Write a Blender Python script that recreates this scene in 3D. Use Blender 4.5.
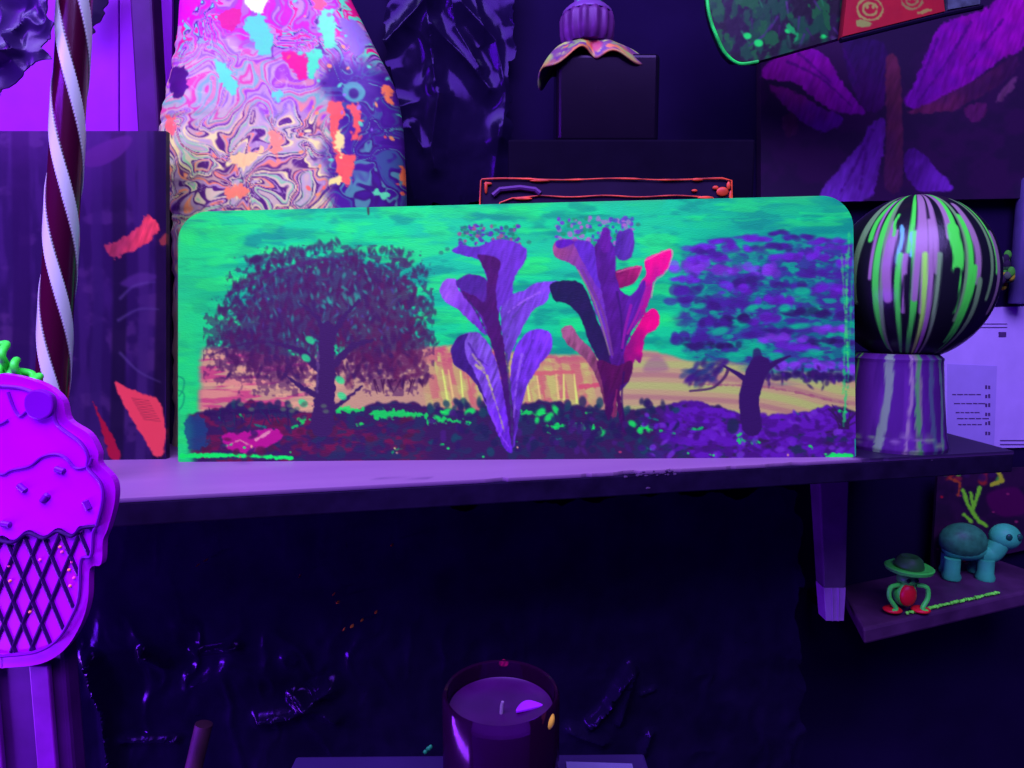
import bpy, math, random
import numpy as np
from mathutils import Vector, Matrix

# ------------------------------------------------------------------ start
for o in list(bpy.data.objects):
    bpy.data.objects.remove(o, do_unlink=True)
SC = bpy.context.scene
COL = SC.collection
random.seed(7)
R = np.random.RandomState(11)

# ------------------------------------------------------------------ camera
CZ = 1.45
PITCH = math.radians(6.0)
F = 640.0
cam_d = bpy.data.cameras.new('camera')
cam_d.sensor_width = 36.0
cam_d.lens = F / 1024.0 * 36.0
cam_d.clip_start = 0.02
cam = bpy.data.objects.new('camera', cam_d)
cam.location = (0, 0, CZ)
cam.rotation_euler = (math.radians(90) - PITCH, 0, 0)
COL.objects.link(cam)
SC.camera = cam

# ------------------------------------------------------------------ world, lamps, exposure
SC.view_settings.view_transform = 'Standard'
SC.view_settings.look = 'None'
SC.view_settings.exposure = 0.0
SC.view_settings.gamma = 1.0
SC.view_settings.use_curve_mapping = False
W = bpy.data.worlds.new('world')
SC.world = W
W.use_nodes = True
W.node_tree.nodes['Background'].inputs['Color'].default_value = (0.13, 0.0, 1.0, 1)
W.node_tree.nodes['Background'].inputs['Strength'].default_value = 0.12


def area_lamp(name, loc, target, sx, sy, power, color):
    d = bpy.data.lights.new(name, 'AREA')
    d.shape = 'RECTANGLE'
    d.size, d.size_y = sx, sy
    d.energy = power
    d.color = color
    o = bpy.data.objects.new(name, d)
    o.location = loc
    o.rotation_euler = (Vector(target) - Vector(loc)).to_track_quat('-Z', 'Y').to_euler()
    COL.objects.link(o)
    return o


# added wide soft fill overhead behind the camera, and a violet black-light tube at the left
area_lamp('soft_fill_light', (-0.25, -0.45, 3.0), (0.0, 0.75, 1.4), 2.6, 1.1, 118.0, (0.60, 0.60, 1.0))
area_lamp('blacklight_tube', (-0.95, -0.05, 2.05), (-0.25, 0.8, 1.35), 1.1, 0.06, 11.0, (0.40, 0.03, 1.0))
area_lamp('low_blacklight_tube', (-1.2, 0.15, 0.85), (0.1, 0.95, 1.05), 0.9, 0.10, 22.0, (0.36, 0.06, 1.0))

# what the lamps deliver to a surface at the shelf: used to turn a seen colour into a paint colour
LW = np.array([1.06, 0.78, 1.9])


def lin(c):
    c = np.asarray(c, float) / 255.0
    return np.where(c <= 0.04045, c / 12.92, ((c + 0.055) / 1.055) ** 2.4)


def alb(c, k=1.0):
    return np.clip(lin(c) / LW * k, 0.0, 0.95)


# ------------------------------------------------------------------ place geometry
CP, SP = math.cos(PITCH), math.sin(PITCH)


def ray(px, py):
    x = (px - 512.0) / F
    u = -(py - 384.0) / F
    return np.array([x, CP + u * SP, -SP + u * CP])


ZS = 1.289                      # top of the shelf
WA = 0.2054                     # the wall recedes to the right
WN = np.array([WA, -1.0, 0.0]) / math.hypot(WA, 1.0)      # wall normal, into the room
WT = np.array([1.0, WA, 0.0]) / math.hypot(WA, 1.0)       # along the wall


def PL(px, py, plane):
    """point of the real upright plane Y = y0 + yx*X + yz*(Z-ZS) seen at px,py"""
    if not isinstance(plane, tuple):
        plane = (plane, 0.0, 0.0)
    y0, yx, yz = plane
    d = ray(px, py)
    t = (y0 + yz * (CZ - ZS)) / (d[1] - yx * d[0] - yz * d[2])
    return np.array([0, 0, CZ]) + t * d


def PZ(px, py, z):
    d = ray(px, py)
    t = (z - CZ) / d[2]
    return np.array([0, 0, CZ]) + t * d


def wall_y(x, off=0.0):
    return 0.95 + WA * x - off


# ------------------------------------------------------------------ object helpers
LOC = {}


def tag(o, label=None, cat=None, group=None, kind=None):
    if label: o['label'] = label
    if cat: o['category'] = cat
    if group: o['group'] = group
    if kind: o['kind'] = kind
    return o


def thing(name, loc, label, cat, group=None):
    o = bpy.data.objects.new(name, None)
    o.empty_display_size = 0.02
    COL.objects.link(o)
    o.location = tuple(loc)
    LOC[o.name] = np.array(loc, float)
    return tag(o, label, cat, group)


class MB:
    """collects shapes in place coordinates; build() links them as ONE mesh object"""

    def __init__(s):
        s.v, s.f, s.c, s.n = [], [], [], 0

    def add(s, verts, faces, cols=None):
        verts = np.asarray(verts, float)
        s.v.append(verts)
        s.f += [tuple(i + s.n for i in f) for f in faces]
        if cols is not None:
            s.c.append(np.broadcast_to(np.asarray(cols, float), (len(verts), 3)))
        s.n += len(verts)
        return s

    def box(s, c, size, rot=None, cols=None):
        h = np.array(size, float) / 2
        v = np.array([[x, y, z] for x in (-1, 1) for y in (-1, 1) for z in (-1, 1)], float) * h
        if rot is not None:
            v = v @ np.array(rot).T
        return s.add(v + np.array(c), [(0, 1, 3, 2), (4, 6, 7, 5), (0, 4, 5, 1), (2, 3, 7, 6), (0, 2, 6, 4), (1, 5, 7, 3)], cols)

    def prism(s, front, off, cols=None):
        a = np.asarray(front, float)
        n = len(a)
        b = a + np.array(off)
        return s.add(np.vstack([a, b]), [tuple(range(n)), tuple(range(2 * n - 1, n - 1, -1))] +
                     [((i + 1) % n, i, n + i, n + (i + 1) % n) for i in range(n)], cols)

    def tube(s, pts, r, seg=8, closed=False, flat=1.0, cols=None):
        pts = [np.array(p, float) for p in pts]
        n = len(pts)
        rr = r if hasattr(r, '__len__') else [r] * n
        vs = []
        prev = None
        for i, p in enumerate(pts):
            if closed:
                d = pts[(i + 1) % n] - pts[i - 1]
            else:
                d = pts[min(i + 1, n - 1)] - pts[max(i - 1, 0)]
            d = d / (np.linalg.norm(d) + 1e-9)
            a = prev if prev is not None else (np.array([0, 1.0, 0]) if abs(d[1]) < 0.9 else np.array([1.0, 0, 0]))
            a = a - d * a.dot(d)
            a /= np.linalg.norm(a) + 1e-9
            prev = a
            b = np.cross(d, a)
            for k in range(seg):
                t = 2 * math.pi * k / seg
                vs.append(p + rr[i] * (flat * math.cos(t) * a + math.sin(t) * b))
        fs = []
        for i in range(n if closed else n - 1):
            j = (i + 1) % n
            for k in range(seg):
                m = (k + 1) % seg
                fs.append((i * seg + k, i * seg + m, j * seg + m, j * seg + k))
        if not closed:
            fs.append(tuple(range(seg - 1, -1, -1)))
            fs.append(tuple(range((n - 1) * seg, n * seg)))
        return s.add(vs, fs, cols)

    def lathe(s, prof, c, seg=48, colf=None, rf=None, caps=True):
        vs, cs = [], []
        for i, (r, z) in enumerate(prof):
            for k in range(seg):
                t = 2 * math.pi * k / seg
                q = r * (rf(t, z, r) if rf else 1.0)
                vs.append((c[0] + q * math.cos(t), c[1] + q * math.sin(t), c[2] + z))
                if colf is not None: cs.append(colf(t, i / (len(prof) - 1)))
        fs = []
        for i in range(len(prof) - 1):
            for k in range(seg):
                m = (k + 1) % seg
                fs.append((i * seg + k, i * seg + m, (i + 1) * seg + m, (i + 1) * seg + k))
        if caps:
            fs.append(tuple(range(seg - 1, -1, -1)))
            fs.append(tuple(range((len(prof) - 1) * seg, len(prof) * seg)))
        return s.add(vs, fs, cs if colf is not None else None)

    def ell(s, c, rad, rot=None, nu=20, nv=12, cols=None):
        vs = [(0, 0, -1)]
        for j in range(1, nv):
            a = -math.pi / 2 + math.pi * j / nv
            for i in range(nu):
                t = 2 * math.pi * i / nu
                vs.append((math.cos(a) * math.cos(t), math.cos(a) * math.sin(t), math.sin(a)))
        vs.append((0, 0, 1))
        v = np.array(vs) * np.array(rad)
        if rot is not None: v = v @ np.array(rot).T
        fs = [(0, 1 + (i + 1) % nu, 1 + i) for i in range(nu)]
        for j in range(nv - 2):
            for i in range(nu):
                a = 1 + j * nu + i
                b = 1 + j * nu + (i + 1) % nu
                fs.append((a, b, b + nu, a + nu))
        L = len(vs) - 1
        fs += [(L, L - nu + i, L - nu + (i + 1) % nu) for i in range(nu)]
        return s.add(v + np.array(c), fs, cols)

    def build(s, name, mat, parent=None, smooth=True, bevel=0.0, seg=2, base=None, angle=None):
        v = np.vstack(s.v)
        me = bpy.data.meshes.new(name)
        if parent is not None:
            org = LOC[parent.name]
        else:
            org = np.array([v[:, 0].mean(), v[:, 1].mean(), v[:, 2].min()]) if base is None else np.array(base)
        me.from_pydata((v - org).tolist(), [], s.f)
        if s.c:
            c = np.vstack(s.c)
            at = me.color_attributes.new('Paint', 'FLOAT_COLOR', 'POINT')
            buf = np.ones((len(v), 4), np.float32)
            buf[:, :3] = c
            at.data.foreach_set('color', buf.ravel())
        me.materials.append(mat)
        o = bpy.data.objects.new(name, me)
        COL.objects.link(o)
        if parent is not None:
            o.parent = parent
        else:
            o.location = tuple(org)
        LOC[o.name] = org
        if smooth:
            me.polygons.foreach_set('use_smooth', [True] * len(me.polygons))
            try:
                me.set_sharp_from_angle(angle=math.radians(angle or 40))
            except Exception:
                pass
        me.update()
        if bevel:
            b = o.modifiers.new('bevel', 'BEVEL')
            b.width = bevel
            b.segments = seg
            b.limit_method = 'ANGLE'
            b.angle_limit = math.radians(50)
        return o


# ------------------------------------------------------------------ materials
MATS = {}


def mat(name, col, rough=0.6, k=1.0, spec=0.4, vary=0.15, scale=30.0, bump=0.0, metal=0.0, coat=0.0, sheen=0.0):
    """plain surface with a little procedural tone and relief"""
    m = bpy.data.materials.new(name)
    m.use_nodes = True
    nt = m.node_tree
    b = nt.nodes['Principled BSDF']
    a = alb(col, k)
    tc = nt.nodes.new('ShaderNodeTexCoord')
    nz = nt.nodes.new('ShaderNodeTexNoise')
    nz.inputs['Scale'].default_value = scale
    nz.inputs['Detail'].default_value = 5
    nt.links.new(tc.outputs['Object'], nz.inputs['Vector'])
    rp = nt.nodes.new('ShaderNodeValToRGB')
    rp.color_ramp.elements[0].position = 0.3
    rp.color_ramp.elements[1].position = 0.7
    rp.color_ramp.elements[0].color = (*(a * (1 - vary)), 1)
    rp.color_ramp.elements[1].color = (*np.clip(a * (1 + vary), 0, 0.97), 1)
    nt.links.new(nz.outputs['Fac'], rp.inputs['Fac'])
    nt.links.new(rp.outputs['Color'], b.inputs['Base Color'])
    b.inputs['Roughness'].default_value = rough
    b.inputs['Specular IOR Level'].default_value = spec
    b.inputs['Specular Tint'].default_value = (0.5, 0.2, 1.0, 1)
    b.inputs['Metallic'].default_value = metal
    b.inputs['Coat Weight'].default_value = coat
    b.inputs['Coat Roughness'].default_value = 0.08
    if bump:
        bp = nt.nodes.new('ShaderNodeBump')
        bp.inputs['Strength'].default_value = bump
        bp.inputs['Distance'].default_value = 0.002
        nt.links.new(nz.outputs['Fac'], bp.inputs['Height'])
        nt.links.new(bp.outputs['Normal'], b.inputs['Normal'])
    return m


def paint_mat(name, rough=0.55, spec=0.3, bump=0.25, scale=180.0, stretch=(1, 1, 1), coat=0.0):
    """hand painted surface: the brushwork lives in the mesh, the relief is procedural"""
    m = bpy.data.materials.new(name)
    m.use_nodes = True
    nt = m.node_tree
    b = nt.nodes['Principled BSDF']
    at = nt.nodes.new('ShaderNodeAttribute')
    at.attribute_name = 'Paint'
    nt.links.new(at.outputs['Color'], b.inputs['Base Color'])
    tc = nt.nodes.new('ShaderNodeTexCoord')
    mp = nt.nodes.new('ShaderNodeMapping')
    mp.inputs['Scale'].default_value = stretch
    nz = nt.nodes.new('ShaderNodeTexNoise')
    nz.inputs['Scale'].default_value = scale
    nz.inputs['Detail'].default_value = 3
    nt.links.new(tc.outputs['Object'], mp.inputs['Vector'])
    nt.links.new(mp.outputs['Vector'], nz.inputs['Vector'])
    bp = nt.nodes.new('ShaderNodeBump')
    bp.inputs['Strength'].default_value = bump
    bp.inputs['Distance'].default_value = 0.001
    nt.links.new(nz.outputs['Fac'], bp.inputs['Height'])
    nt.links.new(bp.outputs['Normal'], b.inputs['Normal'])
    b.inputs['Roughness'].default_value = rough
    b.inputs['Specular IOR Level'].default_value = spec
    b.inputs['Specular Tint'].default_value = (0.6, 0.35, 1.0, 1)
    b.inputs['Coat Weight'].default_value = coat
    return m


# ------------------------------------------------------------------ a small painter
_LAT = {}


def vnoise(x, y, seed=0):
    if seed not in _LAT:
        _LAT[seed] = np.random.RandomState(1000 + seed).rand(128, 128)
    L = _LAT[seed]
    xi = np.floor(x).astype(int)
    yi = np.floor(y).astype(int)
    fx, fy = x - xi, y - yi
    fx = fx * fx * (3 - 2 * fx)
    fy = fy * fy * (3 - 2 * fy)
    a, b = L[yi % 128, xi % 128], L[yi % 128, (xi + 1) % 128]
    c, d = L[(yi + 1) % 128, xi % 128], L[(yi + 1) % 128, (xi + 1) % 128]
    return (a * (1 - fx) + b * fx) * (1 - fy) + (c * (1 - fx) + d * fx) * fy


def fbm(x, y, seed=0, oct=4):
    s, a, t = 0, 1.0, 0
    for o in range(oct):
        s = s + a * vnoise(x * 2 ** o + 17.3 * o, y * 2 ** o + 9.1 * o, seed + o)
        t += a
        a *= 0.5
    return s / t


def sstep(a, b, x):
    t = np.clip((x - a) / (b - a), 0, 1)
    return t * t * (3 - 2 * t)


def smooth_poly(pts, n=6, closed=True):
    p = np.asarray(pts, float)
    N = len(p)
    out = []
    rng = range(N) if closed else range(N - 1)
    for i in rng:
        if closed:
            p0, p1, p2, p3 = p[i - 1], p[i], p[(i + 1) % N], p[(i + 2) % N]
        else:
            p0, p1, p2, p3 = p[max(i - 1, 0)], p[i], p[i + 1], p[min(i + 2, N - 1)]
        for k in range(n):
            t = k / n
            out.append(0.5 * (2 * p1 + (p2 - p0) * t + (2 * p0 - 5 * p1 + 4 * p2 - p3) * t * t + (3 * p1 - p0 - 3 * p2 + p3) * t ** 3))
    if not closed: out.append(p[-1])
    return np.array(out)


class Canvas:
    def __init__(s, x0, y0, x1, y1, sc, bg):
        s.x0, s.y0, s.sc = x0, y0, sc
        s.w, s.h = int((x1 - x0) * sc) + 1, int((y1 - y0) * sc) + 1
        s.a = np.zeros((s.h, s.w, 3)) + np.array(bg, float)
        s.Y, s.X = np.mgrid[0:s.h, 0:s.w]
        s.X = s.X / sc + x0
        s.Y = s.Y / sc + y0

    def fill(s, mask, col):
        m = np.clip(mask, 0, 1)[..., None]
        s.a = s.a * (1 - m) + np.asarray(col, float) * m

    def _win(s, xa, ya, xb, yb):
        i0, i1 = max(0, int((xa - s.x0) * s.sc)), min(s.w, int((xb - s.x0) * s.sc) + 2)
        j0, j1 = max(0, int((ya - s.y0) * s.sc)), min(s.h, int((yb - s.y0) * s.sc) + 2)
        if i1 <= i0 or j1 <= j0: return None
        return slice(j0, j1), slice(i0, i1)

    def _put(s, w, m, col):
        m = np.clip(m, 0, 1)[..., None]
        s.a[w] = s.a[w] * (1 - m) + np.asarray(col, float) * m

    def ell(s, cx, cy, rx, ry, ang, col, al=1.0, soft=0.8):
        r = max(rx, ry) + 2
        w = s._win(cx - r, cy - r, cx + r, cy + r)
        if w is None: return
        dx, dy = s.X[w] - cx, s.Y[w] - cy
        c, q = math.cos(ang), math.sin(ang)
        u, v = (dx * c + dy * q) / rx, (-dx * q + dy * c) / ry
        d = (1 - np.sqrt(u * u + v * v)) * min(rx, ry)
        s._put(w, np.clip(d / soft + 0.5, 0, 1) * al, col)

    def line(s, pts, w0, w1, col, al=1.0, soft=0.9, rag=0.0, seed=3):
        p = np.asarray(pts, float)
        mw = max(w0, w1) + 3
        w = s._win(p[:, 0].min() - mw, p[:, 1].min() - mw, p[:, 0].max() + mw, p[:, 1].max() + mw)
        if w is None: return
        X, Y = s.X[w], s.Y[w]
        best = np.full(X.shape, -99.0)
        n = len(p) - 1
        for i in range(n):
            a, b = p[i], p[i + 1]
            d = b - a
            L = d.dot(d) + 1e-9
            t = np.clip(((X - a[0]) * d[0] + (Y - a[1]) * d[1]) / L, 0, 1)
            dist = np.hypot(X - a[0] - t * d[0], Y - a[1] - t * d[1])
            wd = (w0 + (w1 - w0) * (i + t) / n) / 2
            best = np.maximum(best, wd - dist)
        if rag: best = best + (fbm(X / 3.1 + Y * 0.1, Y / 3.1 - X * 0.08, seed, 2) - 0.5) * rag * 1.4
        s._put(w, np.clip(best / soft + 0.5, 0, 1) * al, col)

    def poly(s, pts, col, al=1.0, soft=1.0, smooth=5, rag=0.0, col2=None, gdir=(1, 0), streak=0.0, seed=5):
        p = smooth_poly(pts, smooth) if smooth else np.asarray(pts, float)
        w = s._win(p[:, 0].min() - 2, p[:, 1].min() - 2, p[:, 0].max() + 2, p[:, 1].max() + 2)
        if w is None: return
        X, Y = s.X[w], s.Y[w]
        ins = np.zeros(X.shape, bool)
        md = np.full(X.shape, 1e9)
        for i in range(len(p)):
            a, b = p[i], p[(i + 1) % len(p)]
            d = b - a
            L = d.dot(d) + 1e-9
            t = np.clip(((X - a[0]) * d[0] + (Y - a[1]) * d[1]) / L, 0, 1)
            md = np.minimum(md, (X - a[0] - t * d[0]) ** 2 + (Y - a[1] - t * d[1]) ** 2)
            if abs(d[1]) > 1e-9:
                cr = ((a[1] > Y) != (b[1] > Y)) & (X < d[0] * (Y - a[1]) / d[1] + a[0])
                ins ^= cr
        sd = np.sqrt(md) * np.where(ins, 1, -1)
        if rag: sd = sd + (fbm(X / 4 + Y * 0.09, Y / 4 - X * 0.07, seed, 2) - 0.5) * rag * 1.5
        cc = np.zeros(X.shape + (3,)) + np.array(col, float)
        if col2 is not None:
            g = X * gdir[0] + Y * gdir[1]
            g0 = p @ np.array(gdir)
            g = sstep(0, 1, (g - g0.min()) / (g0.max() - g0.min() + 1e-9) + (vnoise(X / 9, Y / 9, seed + 1) - 0.5) * 0.4)
            cc = cc * (1 - g[..., None]) + np.array(col2, float) * g[..., None]
        if streak:
            cc = cc * (1 + streak * (fbm(X / 2.5 + Y * 0.15, Y / 14 - X * 0.05, seed + 2, 2) - 0.5)[..., None] * 2)
        s._put(w, np.clip(sd / soft + 0.5, 0, 1) * al, cc)

    def sample(s, px, py):
        x = np.clip((np.asarray(px) - s.x0) * s.sc, 0, s.w - 1.001)
        y = np.clip((np.asarray(py) - s.y0) * s.sc, 0, s.h - 1.001)
        i, j = x.astype(int), y.astype(int)
        fx, fy = (x - i)[..., None], (y - j)[..., None]
        a = s.a
        return (a[j, i] * (1 - fx) + a[j, i + 1] * fx) * (1 - fy) + (a[j + 1, i] * (1 - fx) + a[j + 1, i + 1] * fx) * fy


def painted_sheet(mb, cv, plane, rows, thick, nx, edge_col, bulge=None, k=1.0):
    """solid board: rows = list of (xl, yl, xr, yr) photo-space row ends from top to bottom, painted front, real back"""
    ny = len(rows)
    t = np.linspace(0, 1, nx)
    V = np.zeros((ny, nx, 3))
    C = np.zeros((ny, nx, 3))
    for j, (xl, yl, xr, yr) in enumerate(rows):
        px = xl + (xr - xl) * t
        py = yl + (yr - yl) * t
        a, b = PL(xl, yl, plane), PL(xr, yr, plane)
        # exact for points of one plane: interpolate 1/depth
        for_x = np.array([PL(x, y, plane) for x, y in ((xl, yl), ((xl + xr) / 2, (yl + yr) / 2), (xr, yr))])
        d0, d2 = for_x[0][1], for_x[2][1]
        w = t / d2 / ((1 - t) / d0 + t / d2) if False else None
        rays = np.stack([(px - 512) / F, CP - (py - 384) / F * SP, -SP - (py - 384) / F * CP], -1)
        y0, yx, yz = plane if isinstance(plane, tuple) else (plane, 0, 0)
        tt = (y0 + yz * (CZ - ZS)) / (rays[:, 1] - yx * rays[:, 0] - yz * rays[:, 2])
        V[j] = np.array([0, 0, CZ]) + tt[:, None] * rays
        C[j] = alb(cv.sample(px, py), k)
    B = V.copy()
    B[..., 1] += thick
    if bulge is not None:
        b = bulge(np.linspace(0, 1, ny)[:, None], t[None, :])
        V[..., 1] -= b
        B[..., 1] += b * 0.6
    n = ny * nx
    idx = np.arange(n).reshape(ny, nx)
    f = np.stack([idx[:-1, :-1], idx[1:, :-1], idx[1:, 1:], idx[:-1, 1:]], -1).reshape(-1, 4).tolist()
    # back, coarse
    per = [(0, i) for i in range(nx)] + [(j, nx - 1) for j in range(1, ny)] + [(ny - 1, i) for i in range(nx - 2, -1, -1)] + [(j, 0) for j in range(ny - 2, 0, -1)]
    e = alb(edge_col, k)
    if bulge is None:
        bv = np.array([B[p] for p in per])
        m = len(per)
        f += [(int(idx[per[i]]), n + i, n + (i + 1) % m, int(idx[per[(i + 1) % m]])) for i in range(m)]
        f.append(tuple(n + i for i in range(m)))
    else:
        bv = B.reshape(-1, 3)
        m = len(per)
        f += [(n + np.stack([idx[:-1, :-1], idx[:-1, 1:], idx[1:, 1:], idx[1:, :-1]], -1).reshape(-1, 4)).tolist()][0]
        f += [(int(idx[per[i]]), n + int(idx[per[i]]), n + int(idx[per[(i + 1) % m]]), int(idx[per[(i + 1) % m]])) for i in range(m)]
    mb.add(np.vstack([V.reshape(-1, 3), bv]), f, np.vstack([C.reshape(-1, 3), np.tile(e, (len(bv), 1))]))
    return V


def rr_rows(quad, rtl, rtr, rbl, rbr, ny):
    """rows of a quad TL,TR,BR,BL (photo space) with rounded corners (radii in px)"""
    TL, TR, BR, BL = [np.array(q, float) for q in quad]
    H = ((BL[1] - TL[1]) + (BR[1] - TR[1])) / 2
    Wd = TR[0] - TL[0]
    rows = []
    big = max(rtl, rtr, rbl, rbr)
    ys = np.unique(np.concatenate([np.linspace(0, 1, ny), (1 - np.cos(np.linspace(0, math.pi / 2, 14))) * max(rtl, rtr, 0.5) / H,
                                   1 - (1 - np.cos(np.linspace(0, math.pi / 2, 8))) * max(rbl, rbr, 0.5) / H]))
    for v in ys:
        def ins(r, d):
            return 0 if r <= 0 or d >= r else r - math.sqrt(max(0, r * r - (r - d) ** 2))
        dt, db = v * H, (1 - v) * H
        il = max(ins(rtl, dt), ins(rbl, db))
        ir = max(ins(rtr, dt), ins(rbr, db))
        l, r = TL + (BL - TL) * v, TR + (BR - TR) * v
        a = l + (r - l) * il / Wd
        b = r + (l - r) * ir / Wd
        rows.append((a[0], a[1], b[0], b[1]))
    return rows


# ------------------------------------------------------------------ shared surfaces
M = {}
M['wall'] = mat('dark_wall_paint', (22, 6, 74), 0.8, spec=0.08, vary=0.25, scale=6, bump=0.2, k=0.95)
M['floor'] = mat('dark_floor', (20, 6, 50), 0.6, vary=0.3, scale=8)
M['black_gloss'] = mat('black_plastic_film', (12, 4, 30), 0.16, spec=0.7, vary=0.3, scale=20)
M['black'] = mat('black_paint', (14, 5, 46), 0.5, spec=0.15, vary=0.2, bump=0.2)

# ================================================================== THE SETTING
b = MB()
L0, L1 = np.array([-1.6, wall_y(-1.6), 0]), np.array([1.9, wall_y(1.9), 0])
p = [L0, L1, L1 + [0, 0, 2.9], L0 + [0, 0, 2.9]]
b.prism(p, -WN * 0.08)
tag(b.build('wall_back', M['wall'], smooth=False), kind='structure')
b = MB()
b.prism([(-1.6, -1.7, 0), (1.9, -1.7, 0), (1.9, wall_y(1.9), 0), (-1.6, wall_y(-1.6), 0)], (0, 0, -0.06))
tag(b.build('floor', M['floor'], smooth=False), kind='structure')

# ================================================================== SHELF
fl, fr = PZ(110, 499, ZS), PZ(1014, 451, ZS)
dirn = (fr - fl) / np.linalg.norm(fr - fl)
fl = fl - dirn * 0.42
back_l = np.array([fl[0], wall_y(fl[0], 0.0), ZS])
back_r = np.array([fr[0], wall_y(fr[0], 0.0), ZS])
shelf = thing('wall_shelf', (fl + fr + back_l + back_r) / 4 - [0, 0, 0.026],
              'long wall shelf with lavender top and chipped dark front edge under the landscape painting', 'shelf')
cv = Canvas(0, 0, 240, 60, 2, (150, 86, 216))
cv.fill(0.5 * fbm(cv.X / 30, cv.Y / 5, 3), (120, 60, 190))
for i in range(26):
    x, y = R.rand() * 240, R.rand() * 60
    cv.line([(x, y), (x + R.randn() * 4, y + R.randn() * 1.5)], 0.5, 0.9, (70, 30, 130), 0.6)
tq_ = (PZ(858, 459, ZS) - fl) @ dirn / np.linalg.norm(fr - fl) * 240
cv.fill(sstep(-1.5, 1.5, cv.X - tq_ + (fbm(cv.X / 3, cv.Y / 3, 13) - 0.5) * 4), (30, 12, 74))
nx, ny = 240, 40
t = np.linspace(0, 1, nx)
V = np.zeros((ny, nx, 3))
C = np.zeros((ny, nx, 3))
for j in range(ny):
    s_ = j / (ny - 1)
    V[j] = (fl + (fr - fl) * t[:, None]) * (1 - s_) + (back_l + (back_r - back_l) * t[:, None]) * s_
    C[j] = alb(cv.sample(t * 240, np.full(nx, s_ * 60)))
rag = (fbm(t * 60, t * 0 + 2.2, 8, 3) - 0.5)
V[0, :, 1] += np.clip(rag - 0.12, 0, 1) * 0.03 * sstep(0.45, 0.6, t)
idx = np.arange(nx * ny).reshape(ny, nx)
f = np.stack([idx[:-1, :-1], idx[:-1, 1:], idx[1:, 1:], idx[1:, :-1]], -1).reshape(-1, 4).tolist()
low = V.reshape(-1, 3) - [0, 0, 0.004]
per = [(0, i) for i in range(nx)] + [(j, nx - 1) for j in range(1, ny)] + [(ny - 1, i) for i in range(nx - 2, -1, -1)] + [(j, 0) for j in range(ny - 2, 0, -1)]
n = nx * ny
lowp = np.array([V[q] for q in per]) - [0, 0, 0.004]
m_ = len(per)
f += [(int(idx[per[i]]), n + i, n + (i + 1) % m_, int(idx[per[(i + 1) % m_]])) for i in range(m_)]
f.append(tuple(n + m_ - 1 - i for i in range(m_)))
b = MB().add(np.vstack([V.reshape(-1, 3), lowp]), f, np.vstack([C.reshape(-1, 3), np.tile(alb((60, 25, 120)), (m_, 1))]))
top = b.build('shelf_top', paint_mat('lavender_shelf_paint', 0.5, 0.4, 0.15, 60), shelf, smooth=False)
top['label'] = 'lavender painted top'
b = MB()
dn = np.array([0, 0, 0.004])
b.prism([fl - dn, fr - dn, back_r - dn, back_l - dn], (0, 0, -0.022))
o = b.build('shelf_board', mat('dark_shelf_edge', (20, 7, 58), 0.6, spec=0.12, vary=0.35, scale=40, bump=0.4), shelf, smooth=False, bevel=0.0015)
b = MB()
for i in range(22):
    tt = R.choice([R.uniform(0.50, 0.57), R.uniform(0.57, 0.95)], p=[0.75, 0.25])
    c = fl + (fr - fl) * (0.32 + 0.68 * tt * 0.95)
    z = -R.uniform(0.003, 0.02) if i > 20 else -R.uniform(0.001, 0.006)
    b.ell(c + [0, 0.0006, z], (R.uniform(0.0008, 0.004), 0.0012, R.uniform(0.0005, 0.0016)), nu=7, nv=5)
b.build('edge_chip', mat('chipped_wood', (64, 34, 112), 0.7, vary=0.5, scale=300), shelf)['kind'] = 'stuff'
# tapered support under the right end
b = MB()
q = PL(833, 480, wall_y(0.42, 0.13))
yb = q[1]
a0, a1 = PL(817, 470, yb), PL(849, 470, yb)
c0, c1 = PL(824, 588, yb), PL(846, 588, yb)
e0, e1 = PL(826, 621, yb), PL(844, 621, yb)
zt = ZS - 0.026


def taper(A0, A1, B0, B1, d0, d1):
    return [A0, A1, A1 + [0, d0, 0], A0 + [0, d0, 0], B0, B1, B1 + [0, d1, 0], B0 + [0, d1, 0]], \
        [(0, 1, 2, 3), (7, 6, 5, 4), (0, 4, 5, 1), (1, 5, 6, 2), (2, 6, 7, 3), (3, 7, 4, 0)]


a0[2] = a1[2] = zt
b.add(*taper(a0, a1, c0, c1, 0.035, 0.026))
br = b.build('bracket', mat('dark_bracket_wood', (48, 24, 92), 0.6, k=2.2, vary=0.2, bump=0.2), shelf, smooth=False, bevel=0.002)
b = MB()
b.add(*taper(c0, c1, e0, e1, 0.026, 0.024))
for kx in (0.36, 0.66):
    g0 = c0 + (c1 - c0) * kx
    g1 = e0 + (e1 - e0) * kx
    b.tube([g0 + [0, -0.0005, 0], g1 + [0, -0.0005, 0]], 0.0012, 6)
tp = b.build('bracket_tip', mat('lilac_bracket_tip', (112, 58, 200), 0.5, k=1.5), br, smooth=False, bevel=0.001)
tp['label'] = 'lilac end of the bracket'

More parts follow.
